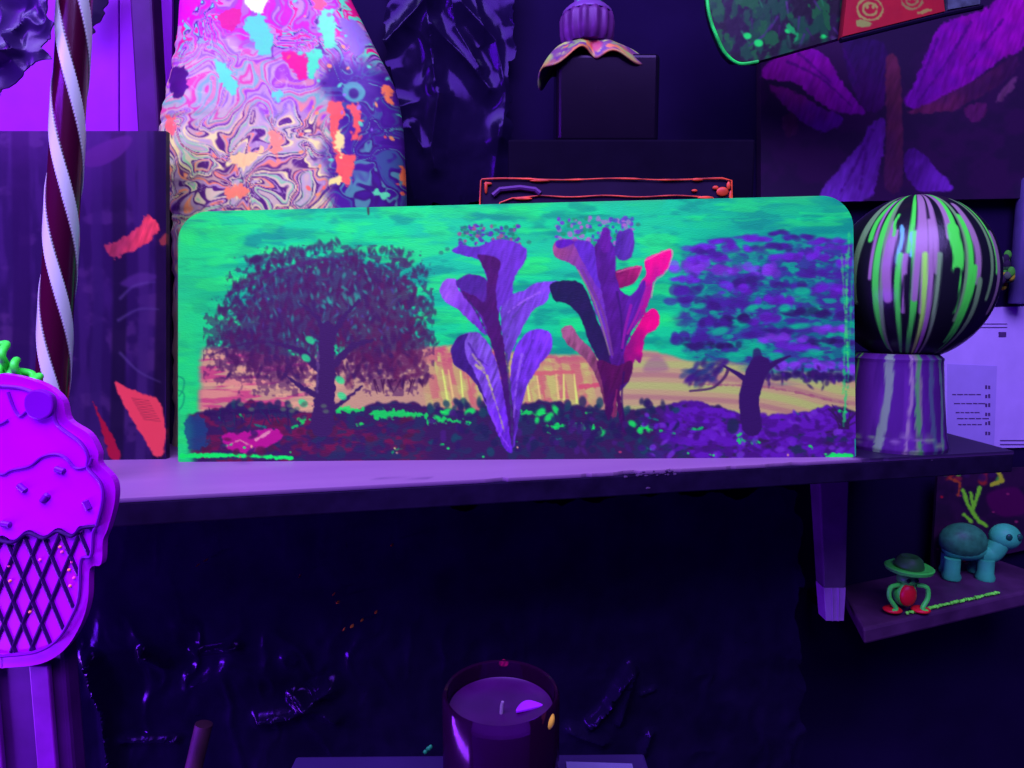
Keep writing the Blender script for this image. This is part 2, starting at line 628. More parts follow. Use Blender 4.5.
# ================================================================== LANDSCAPE PAINTING
cv = Canvas(168, 186, 868, 474, 1.3, (6, 190, 148))
X, Y = cv.X, cv.Y
n1 = fbm(X / 60, Y / 7, 21, 4)
n2 = fbm(X / 26, Y / 14, 31, 4)
n3 = fbm(X / 90, Y / 50, 41, 3)
cv.fill(sstep(0.45, 0.75, n1) * 0.75, (0, 138, 132))
cv.fill(sstep(0.52, 0.72, n2) * 0.4, (34, 220, 116))
cv.fill(sstep(0.5, 0.75, n3) * 0.6, (18, 172, 164))
cv.fill(sstep(640, 760, X) * 0.75 * (0.35 + n1), (2, 122, 146))
cv.fill(sstep(0.5, 0.66, fbm(X / 34, Y / 12, 36, 4)) * 0.6, (0, 120, 136))
cv.fill(sstep(0.54, 0.68, fbm(X / 44, Y / 10, 39, 4)) * 0.4, (50, 226, 112))
cv.fill(sstep(250, 180, X) * (0.35 + 0.5 * n2), (40, 216, 112))
cv.fill(sstep(225, 195, Y) * sstep(0.35, 0.6, n2) * 0.5, (20, 160, 130))
cv.fill(sstep(235, 205, Y) * sstep(280, 205, X) * sstep(0.45, 0.6, n1) * 0.9, (36, 84, 140))
for i in range(70):                                    # long sky strokes
    x, y = R.uniform(190, 840), R.uniform(202, 340)
    l = R.uniform(20, 90)
    yy = y + np.sin(np.linspace(0, 3, 8) + R.rand() * 6) * 1.6
    c = [(0, 214, 136), (0, 140, 146), (30, 222, 130), (0, 176, 164), (6, 110, 134)][R.randint(5)]
    cv.line(np.stack([np.linspace(x, x + l, 8), yy + np.linspace(0, R.uniform(-4, 4), 8)], 1), R.uniform(1, 3), 0.6, c, 0.45, soft=1.6)
# distant fields
fld = sstep(-3, 3, Y - (352 + 5 * np.sin(X / 40) + 8 * (fbm(X / 22, Y * 0, 4) - 0.5)) - 14 * sstep(640, 700, X))
inx = sstep(196, 206, X + (n2 - 0.5) * 8)
cv.fill(fld * inx, (190, 134, 130))
cv.fill(fld * inx * sstep(0.48, 0.6, fbm(X / 34, Y / 5 + X / 60, 51, 3)) * sstep(340, 300, X), (196, 66, 128))
cv.fill(fld * inx * sstep(0.42, 0.6, fbm(X / 30, Y / 4, 52, 3)) * sstep(360, 330, X) * 0.7, (226, 158, 140))
mid = sstep(415, 440, X) * sstep(610, 580, X)
cv.fill(fld * mid * 0.9, (196, 142, 112))
st = sstep(-0.2, 0.5, np.sin((X + (Y - 380) * -0.25) / 2.9) + (n2 - 0.5))
cv.fill(fld * mid * sstep(0.45, 0.6, fbm(X / 12, Y / 9, 57, 3)) * 0.8, (196, 92, 116))
cv.fill(fld * mid * st * 0.45, (188, 204, 108))
cv.fill(fld * mid * sstep(372, 356, Y) * sstep(0.4, 0.55, fbm(X / 8, Y / 6, 61, 3)) * 0.85, (190, 70, 118))
rt = sstep(600, 625, X)
bands = np.sin((Y - 0.10 * np.abs(X - 640) * sstep(700, 850, X) - 0.02 * (X - 600)) / 3.6 + 2.2 * fbm(X / 90, Y / 22, 71, 2))
cv.fill(fld * rt, (186, 142, 128))
cv.fill(fld * rt * sstep(0.1, 0.9, bands) * 0.55, (166, 182, 108))
cv.fill(fld * rt * sstep(0.5, 1.0, -bands) * 0.5, (160, 84, 128))
cv.poly([(644, 366), (652, 357), (662, 358), (668, 370), (646, 372)], (140, 76, 146), 0.5, 4)
for i in range(15):                                    # village wall tops in the middle
    x = 440 + i * 9.5 + R.randn() * 2
    cv.line([(x, 372 + R.randn() * 3), (x + R.randn() * 1.5 + 4, 402 + R.randn() * 2)], 1.4, 2.4, [(222, 226, 120), (200, 92, 110), (232, 186, 130)][R.randint(3)], 0.8)
cv.line([(524, 374), (574, 372)], 5, 3, (204, 88, 112), 0.9, rag=2)
cv.line([(580, 387), (600, 385)], 5, 4, (204, 70, 110), 0.9, rag=2)
cv.line([(500, 408), (560, 410), (600, 412)], 1.2, 1.2, (60, 120, 60), 0.8)
cv.line([(690, 384), (760, 386), (800, 393), (848, 404)], 2, 1, (150, 60, 120), 0.6, rag=2)
# ground
gy = 407 + 5 * np.sin(X / 23) + 7 * (fbm(X / 9, Y * 0, 81, 3) - 0.5) + 6 * sstep(700, 800, X)
gr = sstep(-1.5, 1.5, Y - gy)
gr = gr * sstep(186, 200, X + (n2 - 0.5) * 14)
cv.fill(gr, (52, 22, 88))
cv.fill(gr * sstep(0.42, 0.6, fbm(X / 22, Y / 8, 91, 4)) * sstep(440, 400, X), (104, 18, 74))
cv.fill(gr * sstep(0.5, 0.62, fbm(X / 10, Y / 6, 95, 3)) * 0.7, (30, 42, 92))
cv.fill(gr * sstep(640, 690, X + (n2 - 0.5) * 40) * sstep(0.3, 0.52, fbm(X / 14, Y / 7, 101, 3)), (92, 20, 188))
cv.fill(gr * sstep(640, 690, X) * sstep(0.52, 0.64, fbm(X / 9, Y / 5, 105, 3)) * 0.8, (70, 14, 140))
cv.poly([(222, 436), (250, 432), (272, 428), (282, 437), (262, 450), (232, 451)], (184, 14, 148), 0.95, rag=3)
cv.line([(256, 440), (272, 430)], 3, 1.5, (236, 170, 190), 0.7, rag=2)
cv.line([(222, 448), (240, 440), (262, 452)], 2, 1, (220, 140, 170), 0.7, rag=2)
for i in range(34):
    x, y = R.uniform(205, 845), R.uniform(408, 455)
    if 270 < x < 420 and R.rand() < 0.6: continue
    c = [(0, 210, 100), (20, 240, 90), (0, 160, 130), (0, 120, 120)][R.randint(4)]
    cv.line([(x, y), (x + R.uniform(2, 10), y + R.randn() * 2)], R.uniform(1.2, 3), 1, c, 0.8, rag=2.5)
for (xa, xb, y, w) in ((376, 426, 414, 9), (338, 362, 409, 6), (428, 470, 421, 3), (524, 545, 412, 6), (640, 660, 428, 4), (300, 318, 420, 5), (740, 760, 441, 4), (548, 600, 426, 4)):
    cv.line([(xa, y), ((xa + xb) / 2, y + R.randn()), (xb, y + 1)], w, w * 0.5, (12, 224, 96), 0.8, rag=5)
cv.line([(182, 456), (230, 455), (292, 458)], 4.5, 3, (6, 232, 104), 1, rag=2)
cv.line([(828, 455), (852, 456)], 5, 4, (20, 214, 110), 1, rag=2)
for i in range(70):                                    # ragged bush tops
    x = R.choice([R.uniform(425, 490), R.uniform(530, 690), R.uniform(200, 300)], p=[.3, .5, .2])
    cv.ell(x, 408 + R.randn() * 3, R.uniform(2, 4), R.uniform(3, 6), R.randn() * 0.3, [(44, 20, 92), (32, 30, 86), (22, 60, 92)][R.randint(3)], 0.8, 1.8)
for (x, y) in ((438, 418), (447, 412), (541, 412), (549, 417), (556, 410), (537, 420), (640, 431), (648, 428), (632, 424), (586, 428), (600, 434), (470, 412)):
    cv.ell(x, y, R.uniform(3, 6), R.uniform(2, 4), R.randn(), (20, 222, 100), 0.85, 2)
for i in range(80):                                    # low bushes, dark dabs
    x = R.uniform(430, 680)
    y = R.uniform(410, 452)
    cv.ell(x, y, R.uniform(1.5, 4), R.uniform(2, 5), R.randn() * 0.4, [(42, 20, 92), (30, 26, 84), (66, 24, 120), (20, 60, 96)][R.randint(4)], 0.85, 1.5)
for i in range(120):
    x = R.uniform(640, 850)
    y = R.uniform(412, 455) + max(0, (700 - x) * 0.05)
    cv.ell(x, y, R.uniform(2, 6), R.uniform(1.5, 3.5), R.randn() * 0.5, [(100, 24, 204), (82, 14, 170), (112, 40, 214), (60, 16, 120)][R.randint(4)], 0.8, 1.5)
for i in range(90):
    x = R.uniform(205, 430)
    y = R.uniform(416, 455)
    cv.ell(x, y, R.uniform(2, 6), R.uniform(1.5, 4), R.randn() * 0.5, [(60, 18, 84), (90, 16, 70), (48, 22, 96), (74, 20, 60)][R.randint(4)], 0.75, 1.5)
for i in range(16):
    cv.ell(R.uniform(205, 845), R.uniform(446, 457), R.uniform(0.8, 1.6), R.uniform(0.8, 1.4), 0, [(240, 160, 150), (30, 230, 110), (230, 220, 140), (230, 60, 120)][R.randint(4)], 0.9)
cv.line([(206, 414), (230, 412), (296, 411)], 3.5, 4.5, (44, 16, 84), 0.95, rag=4)
for i in range(26):
    x = R.uniform(208, 300)
    cv.line([(x, 418 + R.rand() * 8), (x + R.randn() * 4, 410 + R.randn() * 3)], 1.2, 0.8, [(44, 16, 84), (30, 40, 90)][R.randint(2)], 0.9)
cv.poly([(186, 420), (200, 416), (208, 428), (204, 446), (188, 446)], (24, 60, 128), 0.8, rag=5)
for yy in (384, 398):
    cv.line(smooth_poly([(178, yy - 8), (184, yy - 4), (183, yy + 6), (179, yy + 12)], closed=False), 1.2, 1.2, (0, 130, 110), 0.8)
cv.line([(368, 207), (368.5, 214)], 2.6, 2, (64, 50, 60), 0.9)

# left tree
def dab(x, y, c, r0=1.4, r1=4, vert=True, al=0.85):
    a = math.pi / 2 + R.randn() * 0.5 if vert else R.randn() * 0.25
    cv.ell(x, y, R.uniform(r0, r1) * 1.4, R.uniform(r0, r1) * 0.6, a, c, al, 1.7)


cv.poly([(206, 350), (212, 322), (238, 302), (248, 274), (288, 256), (330, 248), (382, 253), (414, 276), (428, 310), (432, 346), (424, 376), (404, 390), (376, 384), (350, 368), (338, 350), (310, 356), (300, 392), (264, 388), (236, 376), (214, 364)], (70, 22, 92), 0.6, 12, 5, 44)
cv.poly([(222, 345), (250, 310), (280, 280), (330, 262), (390, 268), (416, 310), (420, 350), (396, 376), (350, 352), (300, 350), (280, 376), (240, 362)], (66, 20, 88), 0.55, 14, 5, 44, (92, 20, 80), (0.6, 0.8))
TD = [(62, 20, 86), (72, 22, 84), (56, 22, 90), (78, 24, 86), (64, 18, 78)]
cx, cy = 322, 322
for i in range(1100):
    a, rr_ = R.rand() * 2 * math.pi, math.sqrt(R.rand())
    x, y = cx + 106 * rr_ * math.cos(a), cy + 70 * rr_ * math.sin(a)
    if y > cy: y = cy + (y - cy) * (0.8 + 0.3 * abs(x - cx) / 108)
    if fbm(np.array(x / 15), np.array(y / 9), 131, 3) < 0.40 - 0.1 * (rr_ > 0.75): continue
    if rr_ > 0.86 and R.rand() < 0.35: continue
    dab(x, y, TD[R.randint(5)], 1.8, 4.2, al=0.72)
for i in range(60):
    x, y = R.uniform(330, 424), R.uniform(318, 388)
    dab(x, y, (88, 16, 74), 2.5, 6, al=0.4)
for (xs_, ys_, xe_, ye_, nn) in ((246, 264, 268, 256, 8), (270, 256, 300, 250, 9), (300, 250, 340, 242, 14), (345, 252, 405, 252, 16), (405, 262, 428, 276, 8), (420, 300, 436, 312, 7), (424, 334, 438, 346, 7), (216, 316, 240, 300, 8), (208, 345, 228, 332, 8),
                             (250, 282, 300, 268, 12), (320, 268, 400, 270, 16), (240, 312, 300, 300, 12)):
    for q in range(nn):                                # rows of upright leaf strokes on the outline
        u_ = (q + R.rand() * 0.6) / nn
        x, y = xs_ + (xe_ - xs_) * u_, ys_ + (ye_ - ys_) * u_ + R.randn() * 1.5
        cv.ell(x, y, R.uniform(2.6, 4.6), R.uniform(1.1, 1.9), math.pi / 2 + R.randn() * 0.45, (60, 34, 88), 0.75, 1.6)
cv.ell(256, 259, 6, 4, -0.3, (54, 20, 82), 0.9, 2)
cv.line(smooth_poly([(226, 296), (262, 278), (310, 262), (350, 258)], closed=False), 3, 4, (72, 22, 96), 0.7, 2, rag=2)
cv.line(smooth_poly([(210, 356), (236, 346), (270, 342), (306, 352)], closed=False), 2, 4, (58, 20, 88), 0.8, 2, rag=2)
for i in range(100):                                   # sky showing through
    a, rr_ = R.rand() * 2 * math.pi, math.sqrt(R.rand()) * 0.95
    x, y = cx + 5 + 95 * rr_ * math.cos(a), cy - 14 + 48 * rr_ * math.sin(a)
    dab(x, y, [(44, 120, 146), (40, 150, 150), (70, 60, 150), (30, 140, 140)][R.randint(4)], 0.8, 2.3, al=0.62)
for i in range(26):
    x, y = R.uniform(310, 370), R.uniform(268, 312)
    cv.ell(x, y, R.uniform(1.5, 4), R.uniform(1, 2), 1.2 + R.randn() * .4, (40, 160, 150), 0.6, 1.6)
TK = (56, 24, 92)
cv.line([(327, 330), (326, 372), (325, 400), (322, 424)], 16, 24, TK, 1, rag=3)
cv.line([(322, 372), (300, 350), (278, 344)], 9, 3, TK, 1, rag=2)
cv.line([(318, 396), (302, 388), (284, 374)], 7, 2, TK, 1, rag=2)
cv.line([(332, 366), (352, 346), (372, 340)], 9, 3, TK, 1, rag=2)
cv.line([(334, 408), (350, 396), (362, 386)], 5, 2, TK, 1, rag=2)
cv.line([(326, 340), (318, 318), (300, 302)], 7, 2, TK, 1, rag=2)
cv.line([(330, 340), (344, 316), (360, 300)], 7, 2, TK, 1, rag=2)
cv.line([(318, 352), (317, 392)], 3, 2, (96, 62, 130), 0.7, rag=2)
for (x, y) in ((306, 358), (310, 340), (340, 380), (342, 396), (303, 403)):
    cv.ell(x, y, 5, 3.4, 0.6, (40, 208, 138), 0.8, 1.5)
for i in range(20):                                    # skirt of the crown over the field
    x = R.choice([R.uniform(222, 312), R.uniform(348, 426)])
    dab(x, R.uniform(352, 388), TD[R.randint(5)], 2, 5)
for i in range(14):
    x = 372 + i * 4 + R.randn()
    cv.line([(x, 380), (x + R.randn() * 3, 392 + R.randn() * 4)], 2, 0.6, (62, 16, 70), 0.9)
for i in range(10):
    cv.ell(240 + R.rand() * 90, 407 + R.randn() * 3, 3, 2, 0, (84, 100, 96), 0.7, 1.5)

# right tree
PD = [(98, 26, 198), (80, 22, 168), (118, 44, 216), (62, 20, 132)]
tx = sstep(676, 700, X + (n2 - 0.5) * 40) * sstep(240, 256, Y + (n2 - 0.5) * 30) * sstep(386, 366, Y + (n1 - 0.5) * 20 + 14 * sstep(760, 730, X))
cv.fill(tx * (0.5 + 0.4 * sstep(0.4, 0.6, fbm(X / 14, Y / 8, 145, 3))), (24, 84, 140))
cv.fill(tx * sstep(0.5, 0.62, fbm(X / 12, Y / 5, 149, 3)) * 0.7, (60, 30, 140))
cv.fill(tx * sstep(0.46, 0.58, fbm(X / 18, Y / 6, 157, 3)) * 0.6, (70, 24, 160))
cv.fill(tx * sstep(0.55, 0.68, fbm(X / 13, Y / 6, 153, 3)) * 0.7, (4, 160, 146))
V1, V2, V3, V4 = (96, 26, 196), (122, 46, 226), (60, 22, 140), (42, 18, 100)
for (x, y, l, w, c) in ((720, 247, 32, 4, V1), (690, 268, 22, 8, V2), (745, 268, 32, 8, V2), (760, 282, 26, 6, V3), (835, 247, 18, 5, V1), (800, 256, 28, 5, V1), (690, 290, 18, 9, V3), (724, 303, 26, 8, V3), (770, 300, 20, 6, V1), (815, 272, 26, 6, V3), (832, 290, 20, 7, V1),
                        (765, 318, 15, 5, V1), (806, 312, 24, 4, V4), (770, 332, 24, 6, V3), (692, 336, 18, 9, V3), (716, 345, 28, 4, V4), (780, 338, 24, 5, V2), (830, 328, 17, 4, V2), (830, 341, 22, 3, V4), (795, 347, 22, 5, V1), (800, 364, 22, 6, V2), (834, 366, 18, 6, V2), (800, 375, 30, 4, V4), (834, 377, 16, 4, V4),
                        (708, 258, 20, 4, V1), (775, 246, 20, 4, V3), (704, 252, 14, 4, V3), (752, 238, 18, 3, V1), (800, 236, 14, 3, V3), (828, 240, 16, 3, V1), (780, 232, 8, 2, V3), (722, 240, 10, 3, V1), (684, 278, 12, 5, V1), (680, 300, 10, 5, V3), (846, 262, 8, 6, V1), (740, 318, 18, 5, V4), (712, 322, 18, 6, V3), (846, 312, 8, 7, V3), (735, 288, 14, 6, V1), (790, 284, 14, 5, V3)):
    for q in range(int(5 + l * 0.5)):
        u_ = R.uniform(-1, 1)
        k_ = R.uniform(0.8, 1.2)
        cv.ell(x + u_ * l, y + R.randn() * w * 0.35 + 2.5 * u_ * u_, R.uniform(3, 7), R.uniform(1.4, 0.55 * w + 1.5), R.randn() * 0.2, [min(255, v * k_) for v in c], 0.65, 1.8)
for (x, y, l, w) in ((802, 291, 9, 4), (800, 326, 11, 3), (776, 356, 8, 4), (736, 357, 10, 5), (758, 346, 8, 4), (720, 331, 9, 4), (845, 300, 5, 4), (815, 352, 8, 3), (700, 306, 6, 3), (846, 350, 4, 5), (752, 308, 8, 3), (785, 308, 6, 4)):
    cv.ell(x, y, l, w, R.randn() * 0.2, (6, 170, 146), 0.75, 2.2)
for i in range(26):
    x = R.uniform(765, 848)
    cv.ell(x, 378 + R.randn() * 4, R.uniform(1.6, 4), R.uniform(1.2, 2.4), 1.3 + R.randn() * .5, V4, 0.7, 1.6)
for i in range(60):
    x = R.uniform(682, 726)
    cv.ell(x, 374 + R.randn() * 6 - (x - 704) * 0.15, R.uniform(3, 6), R.uniform(1.5, 3), -0.5 + R.randn() * 0.4, [(60, 22, 130), (34, 56, 126), (50, 20, 110)][R.randint(3)], 0.6, 2.2)
for i in range(20):
    x = R.uniform(768, 850)
    dab(x, 376 + R.randn() * 5, [(56, 18, 110), (70, 22, 140)][R.randint(2)], 1.4, 3.6)
RK = (50, 16, 100)
cv.line(smooth_poly([(760, 366), (753, 382), (749, 402), (752, 426)], closed=False), 21, 20, RK, 1, rag=1)
cv.line([(752, 384), (738, 374), (724, 366)], 7, 2, RK, 1)
cv.line([(760, 374), (776, 362), (790, 356)], 8, 2, RK, 1)
cv.line([(758, 368), (757, 352)], 14, 8, RK, 0.8, 2)
cv.line(smooth_poly([(690, 391), (712, 388), (724, 378), (728, 370)], closed=False), 2, 3.5, (70, 30, 96), 0.9)
cv.ell(733, 426, 6, 8, 0, (32, 34, 84), 0.9, 2)
for i in range(20):
    cv.line([(846 + R.randn() * 4, 428), (842 + R.randn() * 10, 412 + R.randn() * 5)], 2.2, 0.8, (50, 20, 86), 0.9)
cv.line([(856, 440), (856, 458)], 3, 2, (10, 160, 150), 0.8)
for i in range(8):                                     # teal wash at the right border
    cv.line([(846 + R.randn() * 3, R.uniform(210, 430))] * 2 + [(848 + R.randn() * 3, R.uniform(210, 430))], 2.5, 1.5, [(10, 180, 120), (30, 150, 140), (60, 200, 120)][R.randint(3)], 0.5, rag=2)


# the two big blooms
def Z(pts): return [(420 + x / 2.844, 200 + y / 2.844) for x, y in pts]


def petal(pts, c, c2=None, g=(1, 0), rag=1.2, streak=0.16, al=1):
    cv.poly(Z(pts), c, al, 1.0, 5, rag, c2, g, streak)


for i in range(110):
    x, y = R.uniform(112, 285), R.uniform(72, 128)
    q = Z([(x, y)])[0]
    cv.ell(q[0], q[1], R.uniform(1.2, 2.8), R.uniform(1.1, 2.4), 0, [(90, 40, 180), (20, 110, 110), (150, 70, 140), (10, 160, 110), (50, 90, 130)][R.randint(5)], 0.9)
for i in range(130):
    x, y = R.uniform(388, 604), R.uniform(50, 126)
    q = Z([(x, y)])[0]
    cv.ell(q[0], q[1], R.uniform(1.2, 3), R.uniform(1.1, 2.6), 0, [(110, 50, 200), (20, 130, 110), (140, 110, 190), (70, 70, 180), (170, 90, 200)][R.randint(5)], 0.9)
for (x, y) in ((78, 140), (310, 120), (60, 150), (620, 70)):
    q = Z([(x, y)])[0]
    cv.ell(q[0], q[1], 2.4, 2, 0, (40, 120, 120), 0.9)
petal([(90, 420), (110, 390), (140, 375), (175, 385), (210, 440), (235, 530), (250, 610), (264, 715), (240, 705), (215, 650), (190, 590), (160, 520), (130, 490), (100, 470)], (118, 72, 208), (104, 34, 224), (0.6, 0.8), streak=0.3)
petal([(88, 425), (108, 390), (138, 378), (126, 410), (134, 450), (160, 500), (190, 580), (160, 525), (128, 490), (98, 468)], (56, 22, 124))
petal([(375, 385), (372, 430), (340, 470), (310, 520), (290, 580), (275, 660), (265, 705), (258, 600), (255, 520), (265, 440), (290, 390), (325, 368), (355, 370)], (116, 46, 232), (92, 40, 190), (-1, 0.6), streak=0.3)
petal([(232, 290), (255, 270), (300, 255), (330, 235), (375, 230), (404, 234), (372, 260), (360, 290), (325, 310), (300, 350), (280, 390), (262, 430), (250, 470), (240, 430), (230, 360)], (128, 62, 238), (92, 52, 176), (-0.7, 0.7), streak=0.25)
petal([(56, 250), (72, 226), (98, 224), (106, 240), (112, 258), (135, 280), (168, 335), (188, 385), (150, 352), (108, 312), (72, 290), (58, 268)], (150, 76, 240), (100, 40, 190), (0.7, 0.7))
petal([(104, 230), (140, 210), (185, 222), (205, 260), (215, 330), (225, 420), (190, 380), (165, 320), (130, 275), (112, 255)], (74, 30, 152), (92, 30, 160), (0, 1))
petal([(92, 146), (115, 128), (160, 133), (215, 113), (260, 116), (302, 140), (296, 180), (275, 210), (266, 235), (262, 272), (232, 300), (216, 340), (204, 300), (195, 260), (182, 200), (165, 170), (130, 160)], (88, 40, 186), (104, 44, 204), (1, 0))
petal([(165, 155), (226, 170), (222, 210), (216, 260), (224, 330), (240, 420), (252, 510), (266, 610), (262, 700), (246, 600), (224, 480), (196, 390), (176, 330), (150, 300), (120, 262), (150, 270), (185, 290), (190, 240), (185, 200)], (72, 14, 104), (60, 16, 110), (0, 1))
for (pts, c) in (([(150, 440), (180, 480), (210, 560), (240, 660)], (170, 140, 150)), ([(290, 440), (275, 520), (266, 620)], (150, 90, 240)), ([(320, 400), (290, 480), (276, 560)], (80, 34, 170)),
                 ([(140, 410), (165, 450), (190, 470)], (70, 30, 150)), ([(300, 290), (262, 340), (246, 400)], (80, 52, 150)), ([(340, 262), (290, 290), (250, 320)], (160, 90, 250)), ([(160, 470), (190, 500), (205, 540)], (200, 180, 130)),
                 ([(200, 600), (225, 660), (255, 705)], (140, 60, 250)), ([(275, 600), (262, 700)], (70, 20, 140)), ([(125, 270), (155, 310), (190, 380)], (60, 14, 100)), ([(245, 440), (258, 560), (262, 690)], (60, 60, 110))):
    cv.line(smooth_poly(Z(pts), closed=False), 2.4, 1.0, c, 0.75, rag=1.6)
# second bloom
petal([(402, 370), (430, 358), (455, 392), (492, 430), (522, 500), (555, 540), (558, 615), (530, 600), (508, 520), (470, 452), (420, 410)], (150, 74, 128), (112, 40, 90), (0.4, 0.9), streak=0.25)
petal([(640, 170), (675, 152), (714, 140), (708, 185), (690, 210), (665, 230), (655, 275), (635, 330), (600, 375), (575, 400), (598, 300), (625, 240), (642, 210)], (120, 20, 150), (248, 4, 148), (1, -0.35), streak=0.05)
petal([(668, 310), (682, 335), (674, 365), (650, 380), (637, 400), (628, 462), (610, 455), (596, 500), (580, 500), (580, 430), (600, 390), (625, 345), (645, 318)], (120, 10, 120), (240, 0, 140), (0.8, -0.5), streak=0.05)
petal([(550, 206), (628, 187), (622, 215), (604, 240), (560, 250)], (180, 24, 120), (130, 14, 100), (-1, 0.3))
petal([(370, 240), (400, 230), (450, 232), (475, 260), (492, 310), (522, 380), (552, 450), (600, 480), (590, 520), (555, 545), (520, 480), (480, 400), (455, 332), (420, 296), (382, 285)], (24, 22, 74), (44, 18, 92), (0.5, 0.8), streak=0.1)
petal([(490, 150), (520, 100), (556, 140), (556, 200), (570, 255), (600, 270), (640, 228), (632, 300), (594, 395), (578, 450), (600, 500), (560, 545), (540, 450), (520, 350), (500, 280), (490, 200)], (74, 16, 128), (92, 24, 172), (1, -0.3))
petal([(560, 95), (580, 86), (602, 84), (609, 120), (602, 160), (575, 173), (556, 152)], (72, 30, 156), (90, 40, 176), (1, 0))
petal([(384, 118), (450, 112), (492, 128), (502, 200), (514, 250), (532, 340), (548, 450), (520, 380), (490, 290), (462, 222), (436, 185), (384, 160)], (150, 60, 138), (104, 40, 186), (1, -0.2), streak=0.15)
petal([(440, 118), (492, 128), (502, 200), (515, 250), (500, 240), (472, 190), (450, 150)], (92, 36, 196))
petal([(386, 118), (420, 112), (440, 120), (420, 132), (390, 136)], (86, 20, 180))
petal([(505, 458), (560, 470), (602, 458), (596, 512), (568, 540), (588, 655), (572, 650), (556, 560), (545, 610), (532, 620), (520, 530)], (84, 10, 84), (60, 10, 90), (0, 1))
petal([(512, 110), (525, 76), (540, 90), (540, 140), (520, 150)], (96, 20, 160))
for (pts, c, w) in (([(640, 172), (714, 141), (709, 186), (692, 212), (668, 232), (658, 278)], (250, 130, 190), 0.9), ([(560, 205), (626, 189), (622, 214)], (240, 110, 180), 0.8), ([(450, 200), (500, 300), (540, 440)], (140, 110, 130), 1.4),
                    ([(462, 200), (520, 320), (548, 440)], (112, 50, 140), 2), ([(560, 262), (572, 330), (575, 430)], (56, 14, 110), 1.8), ([(560, 540), (548, 620)], (150, 30, 110), 1), ([(580, 490), (574, 560), (582, 640)], (46, 10, 90), 1.6),
                    ([(600, 300), (585, 360), (575, 420)], (150, 20, 170), 2.4), ([(645, 250), (620, 320), (590, 380)], (170, 20, 160), 2.2)):
    cv.line(smooth_poly(Z(pts), closed=False), w * 1.3, w, c, 0.8)
# grass dabs over the feet of the blooms
for i in range(44):
    x, y = R.uniform(455, 640), R.uniform(424, 452)
    if 494 < x < 520: continue
    cv.ell(x, y, R.uniform(2, 4.5), R.uniform(2.5, 6), R.randn() * 0.4, [(40, 18, 90), (28, 28, 84), (58, 22, 112)][R.randint(3)], 0.8, 1.6)
# scuffed border
cv.fill(sstep(3.5, 0, np.minimum(np.abs(X - 178), np.abs(Y - (210 - (X - 178) * 0.0222)))) * sstep(0.4, 0.6, n2) * 0.5, (90, 150, 140))

PPL = (0.7225, 0.032, 0.105)
bl, brr = PZ(178, 462, ZS), PZ(856, 457, ZS)
yx = (brr[1] - bl[1]) / (brr[0] - bl[0])
PPL = (bl[1] - yx * bl[0], yx, 0.105)
rows = rr_rows([(178, 212), (853, 195), (856, 457), (178, 462)], 30, 32, 2, 2, 300)
b = MB()
painted_sheet(b, cv, PPL, rows, 0.013, 800, (50, 90, 110))
o = b.build('landscape_painting', paint_mat('brushed_fluorescent_paint', 0.6, 0.22, 0.3, 260, (1, 1, 3)), smooth=False)
tag(o, 'long round-cornered board painted with two trees and two iris blooms', 'painting')

# ================================================================== PAINT-POURED DOME
cv = Canvas(140, -110, 425, 300, 1.2, (168, 120, 200))
X, Y = cv.X, cv.Y


def warp(sd, amp=26, sc=46):
    wx = X + amp * 2 * (fbm(X / sc, Y / sc, sd, 3) - 0.5)
    wy = Y + amp * 2 * (fbm(X / sc, Y / sc, sd + 7, 3) - 0.5)
    wx2 = wx + amp * (fbm(wx / (sc * .6), wy / (sc * .6), sd + 14, 2) - 0.5)
    wy2 = wy + amp * (fbm(wx / (sc * .6), wy / (sc * .6), sd + 21, 2) - 0.5)
    return wx2, wy2


wx, wy = warp(200)
ux, uy = warp(240, 40, 40)
tl = sstep(250, 90, X + Y * 1.2)
rs = sstep(318, 362, X - 0.0 * Y + 26 * (fbm(X / 30, Y / 30, 222) - 0.5)) * sstep(60, 110, Y)
lo = sstep(90, 150, Y)
def pal(v, cols, sharp=0.7):
    v = np.mod(v, 1.0) * len(cols)
    i = np.floor(v).astype(int) % len(cols)
    f_ = sstep(sharp, 1.0, v - np.floor(v))[..., None]
    c_ = np.array(cols, float)
    return c_[i] * (1 - f_) + c_[(i + 1) % len(cols)] * f_


v1 = fbm(wx / 34, wy / 34, 201, 3) * 4.2
v2 = fbm(ux / 30, uy / 26, 209, 3) * 4.0
TOP = [(200, 16, 226), (150, 64, 236), (186, 120, 220), (226, 12, 150), (90, 190, 206), (74, 10, 136), (170, 90, 226)]
MIDP = [(186, 136, 196), (150, 96, 222), (196, 150, 200), (214, 70, 170), (172, 150, 196), (120, 160, 196), (206, 120, 176), (160, 60, 220)]
LOW = [(190, 150, 204), (206, 160, 190), (244, 206, 170), (86, 34, 120), (200, 150, 170), (250, 128, 118), (180, 130, 200), (84, 30, 124), (222, 180, 190), (140, 186, 172)]
RGT = [(66, 18, 150), (74, 22, 160), (60, 70, 160), (66, 18, 150), (60, 14, 130), (80, 120, 176), (70, 20, 154), (66, 18, 150)]
nn_ = 26 * (fbm(X / 24, Y / 24, 251) - 0.5)
cv.a = pal(v2, TOP)
wM = sstep(36, 76, Y + nn_ * 1.6 - 0.10 * (X - 200))[..., None]
cv.a = cv.a * (1 - wM) + pal(v1, MIDP, 0.5) * wM
wL = sstep(112, 140, Y + nn_ * 1.6)[..., None]
cv.a = cv.a * (1 - wL) + pal(v1 * 1.25 + 0.3, LOW, 0.6) * wL
rr2 = sstep(326, 350, X + nn_ * 1.5)[..., None] * sstep(58, 84, Y + nn_)[..., None]
cv.a = cv.a * (1 - rr2) + pal(v2 * 0.8, RGT, 0.4) * rr2
ct = np.abs(np.sin(v1 * 9.0))
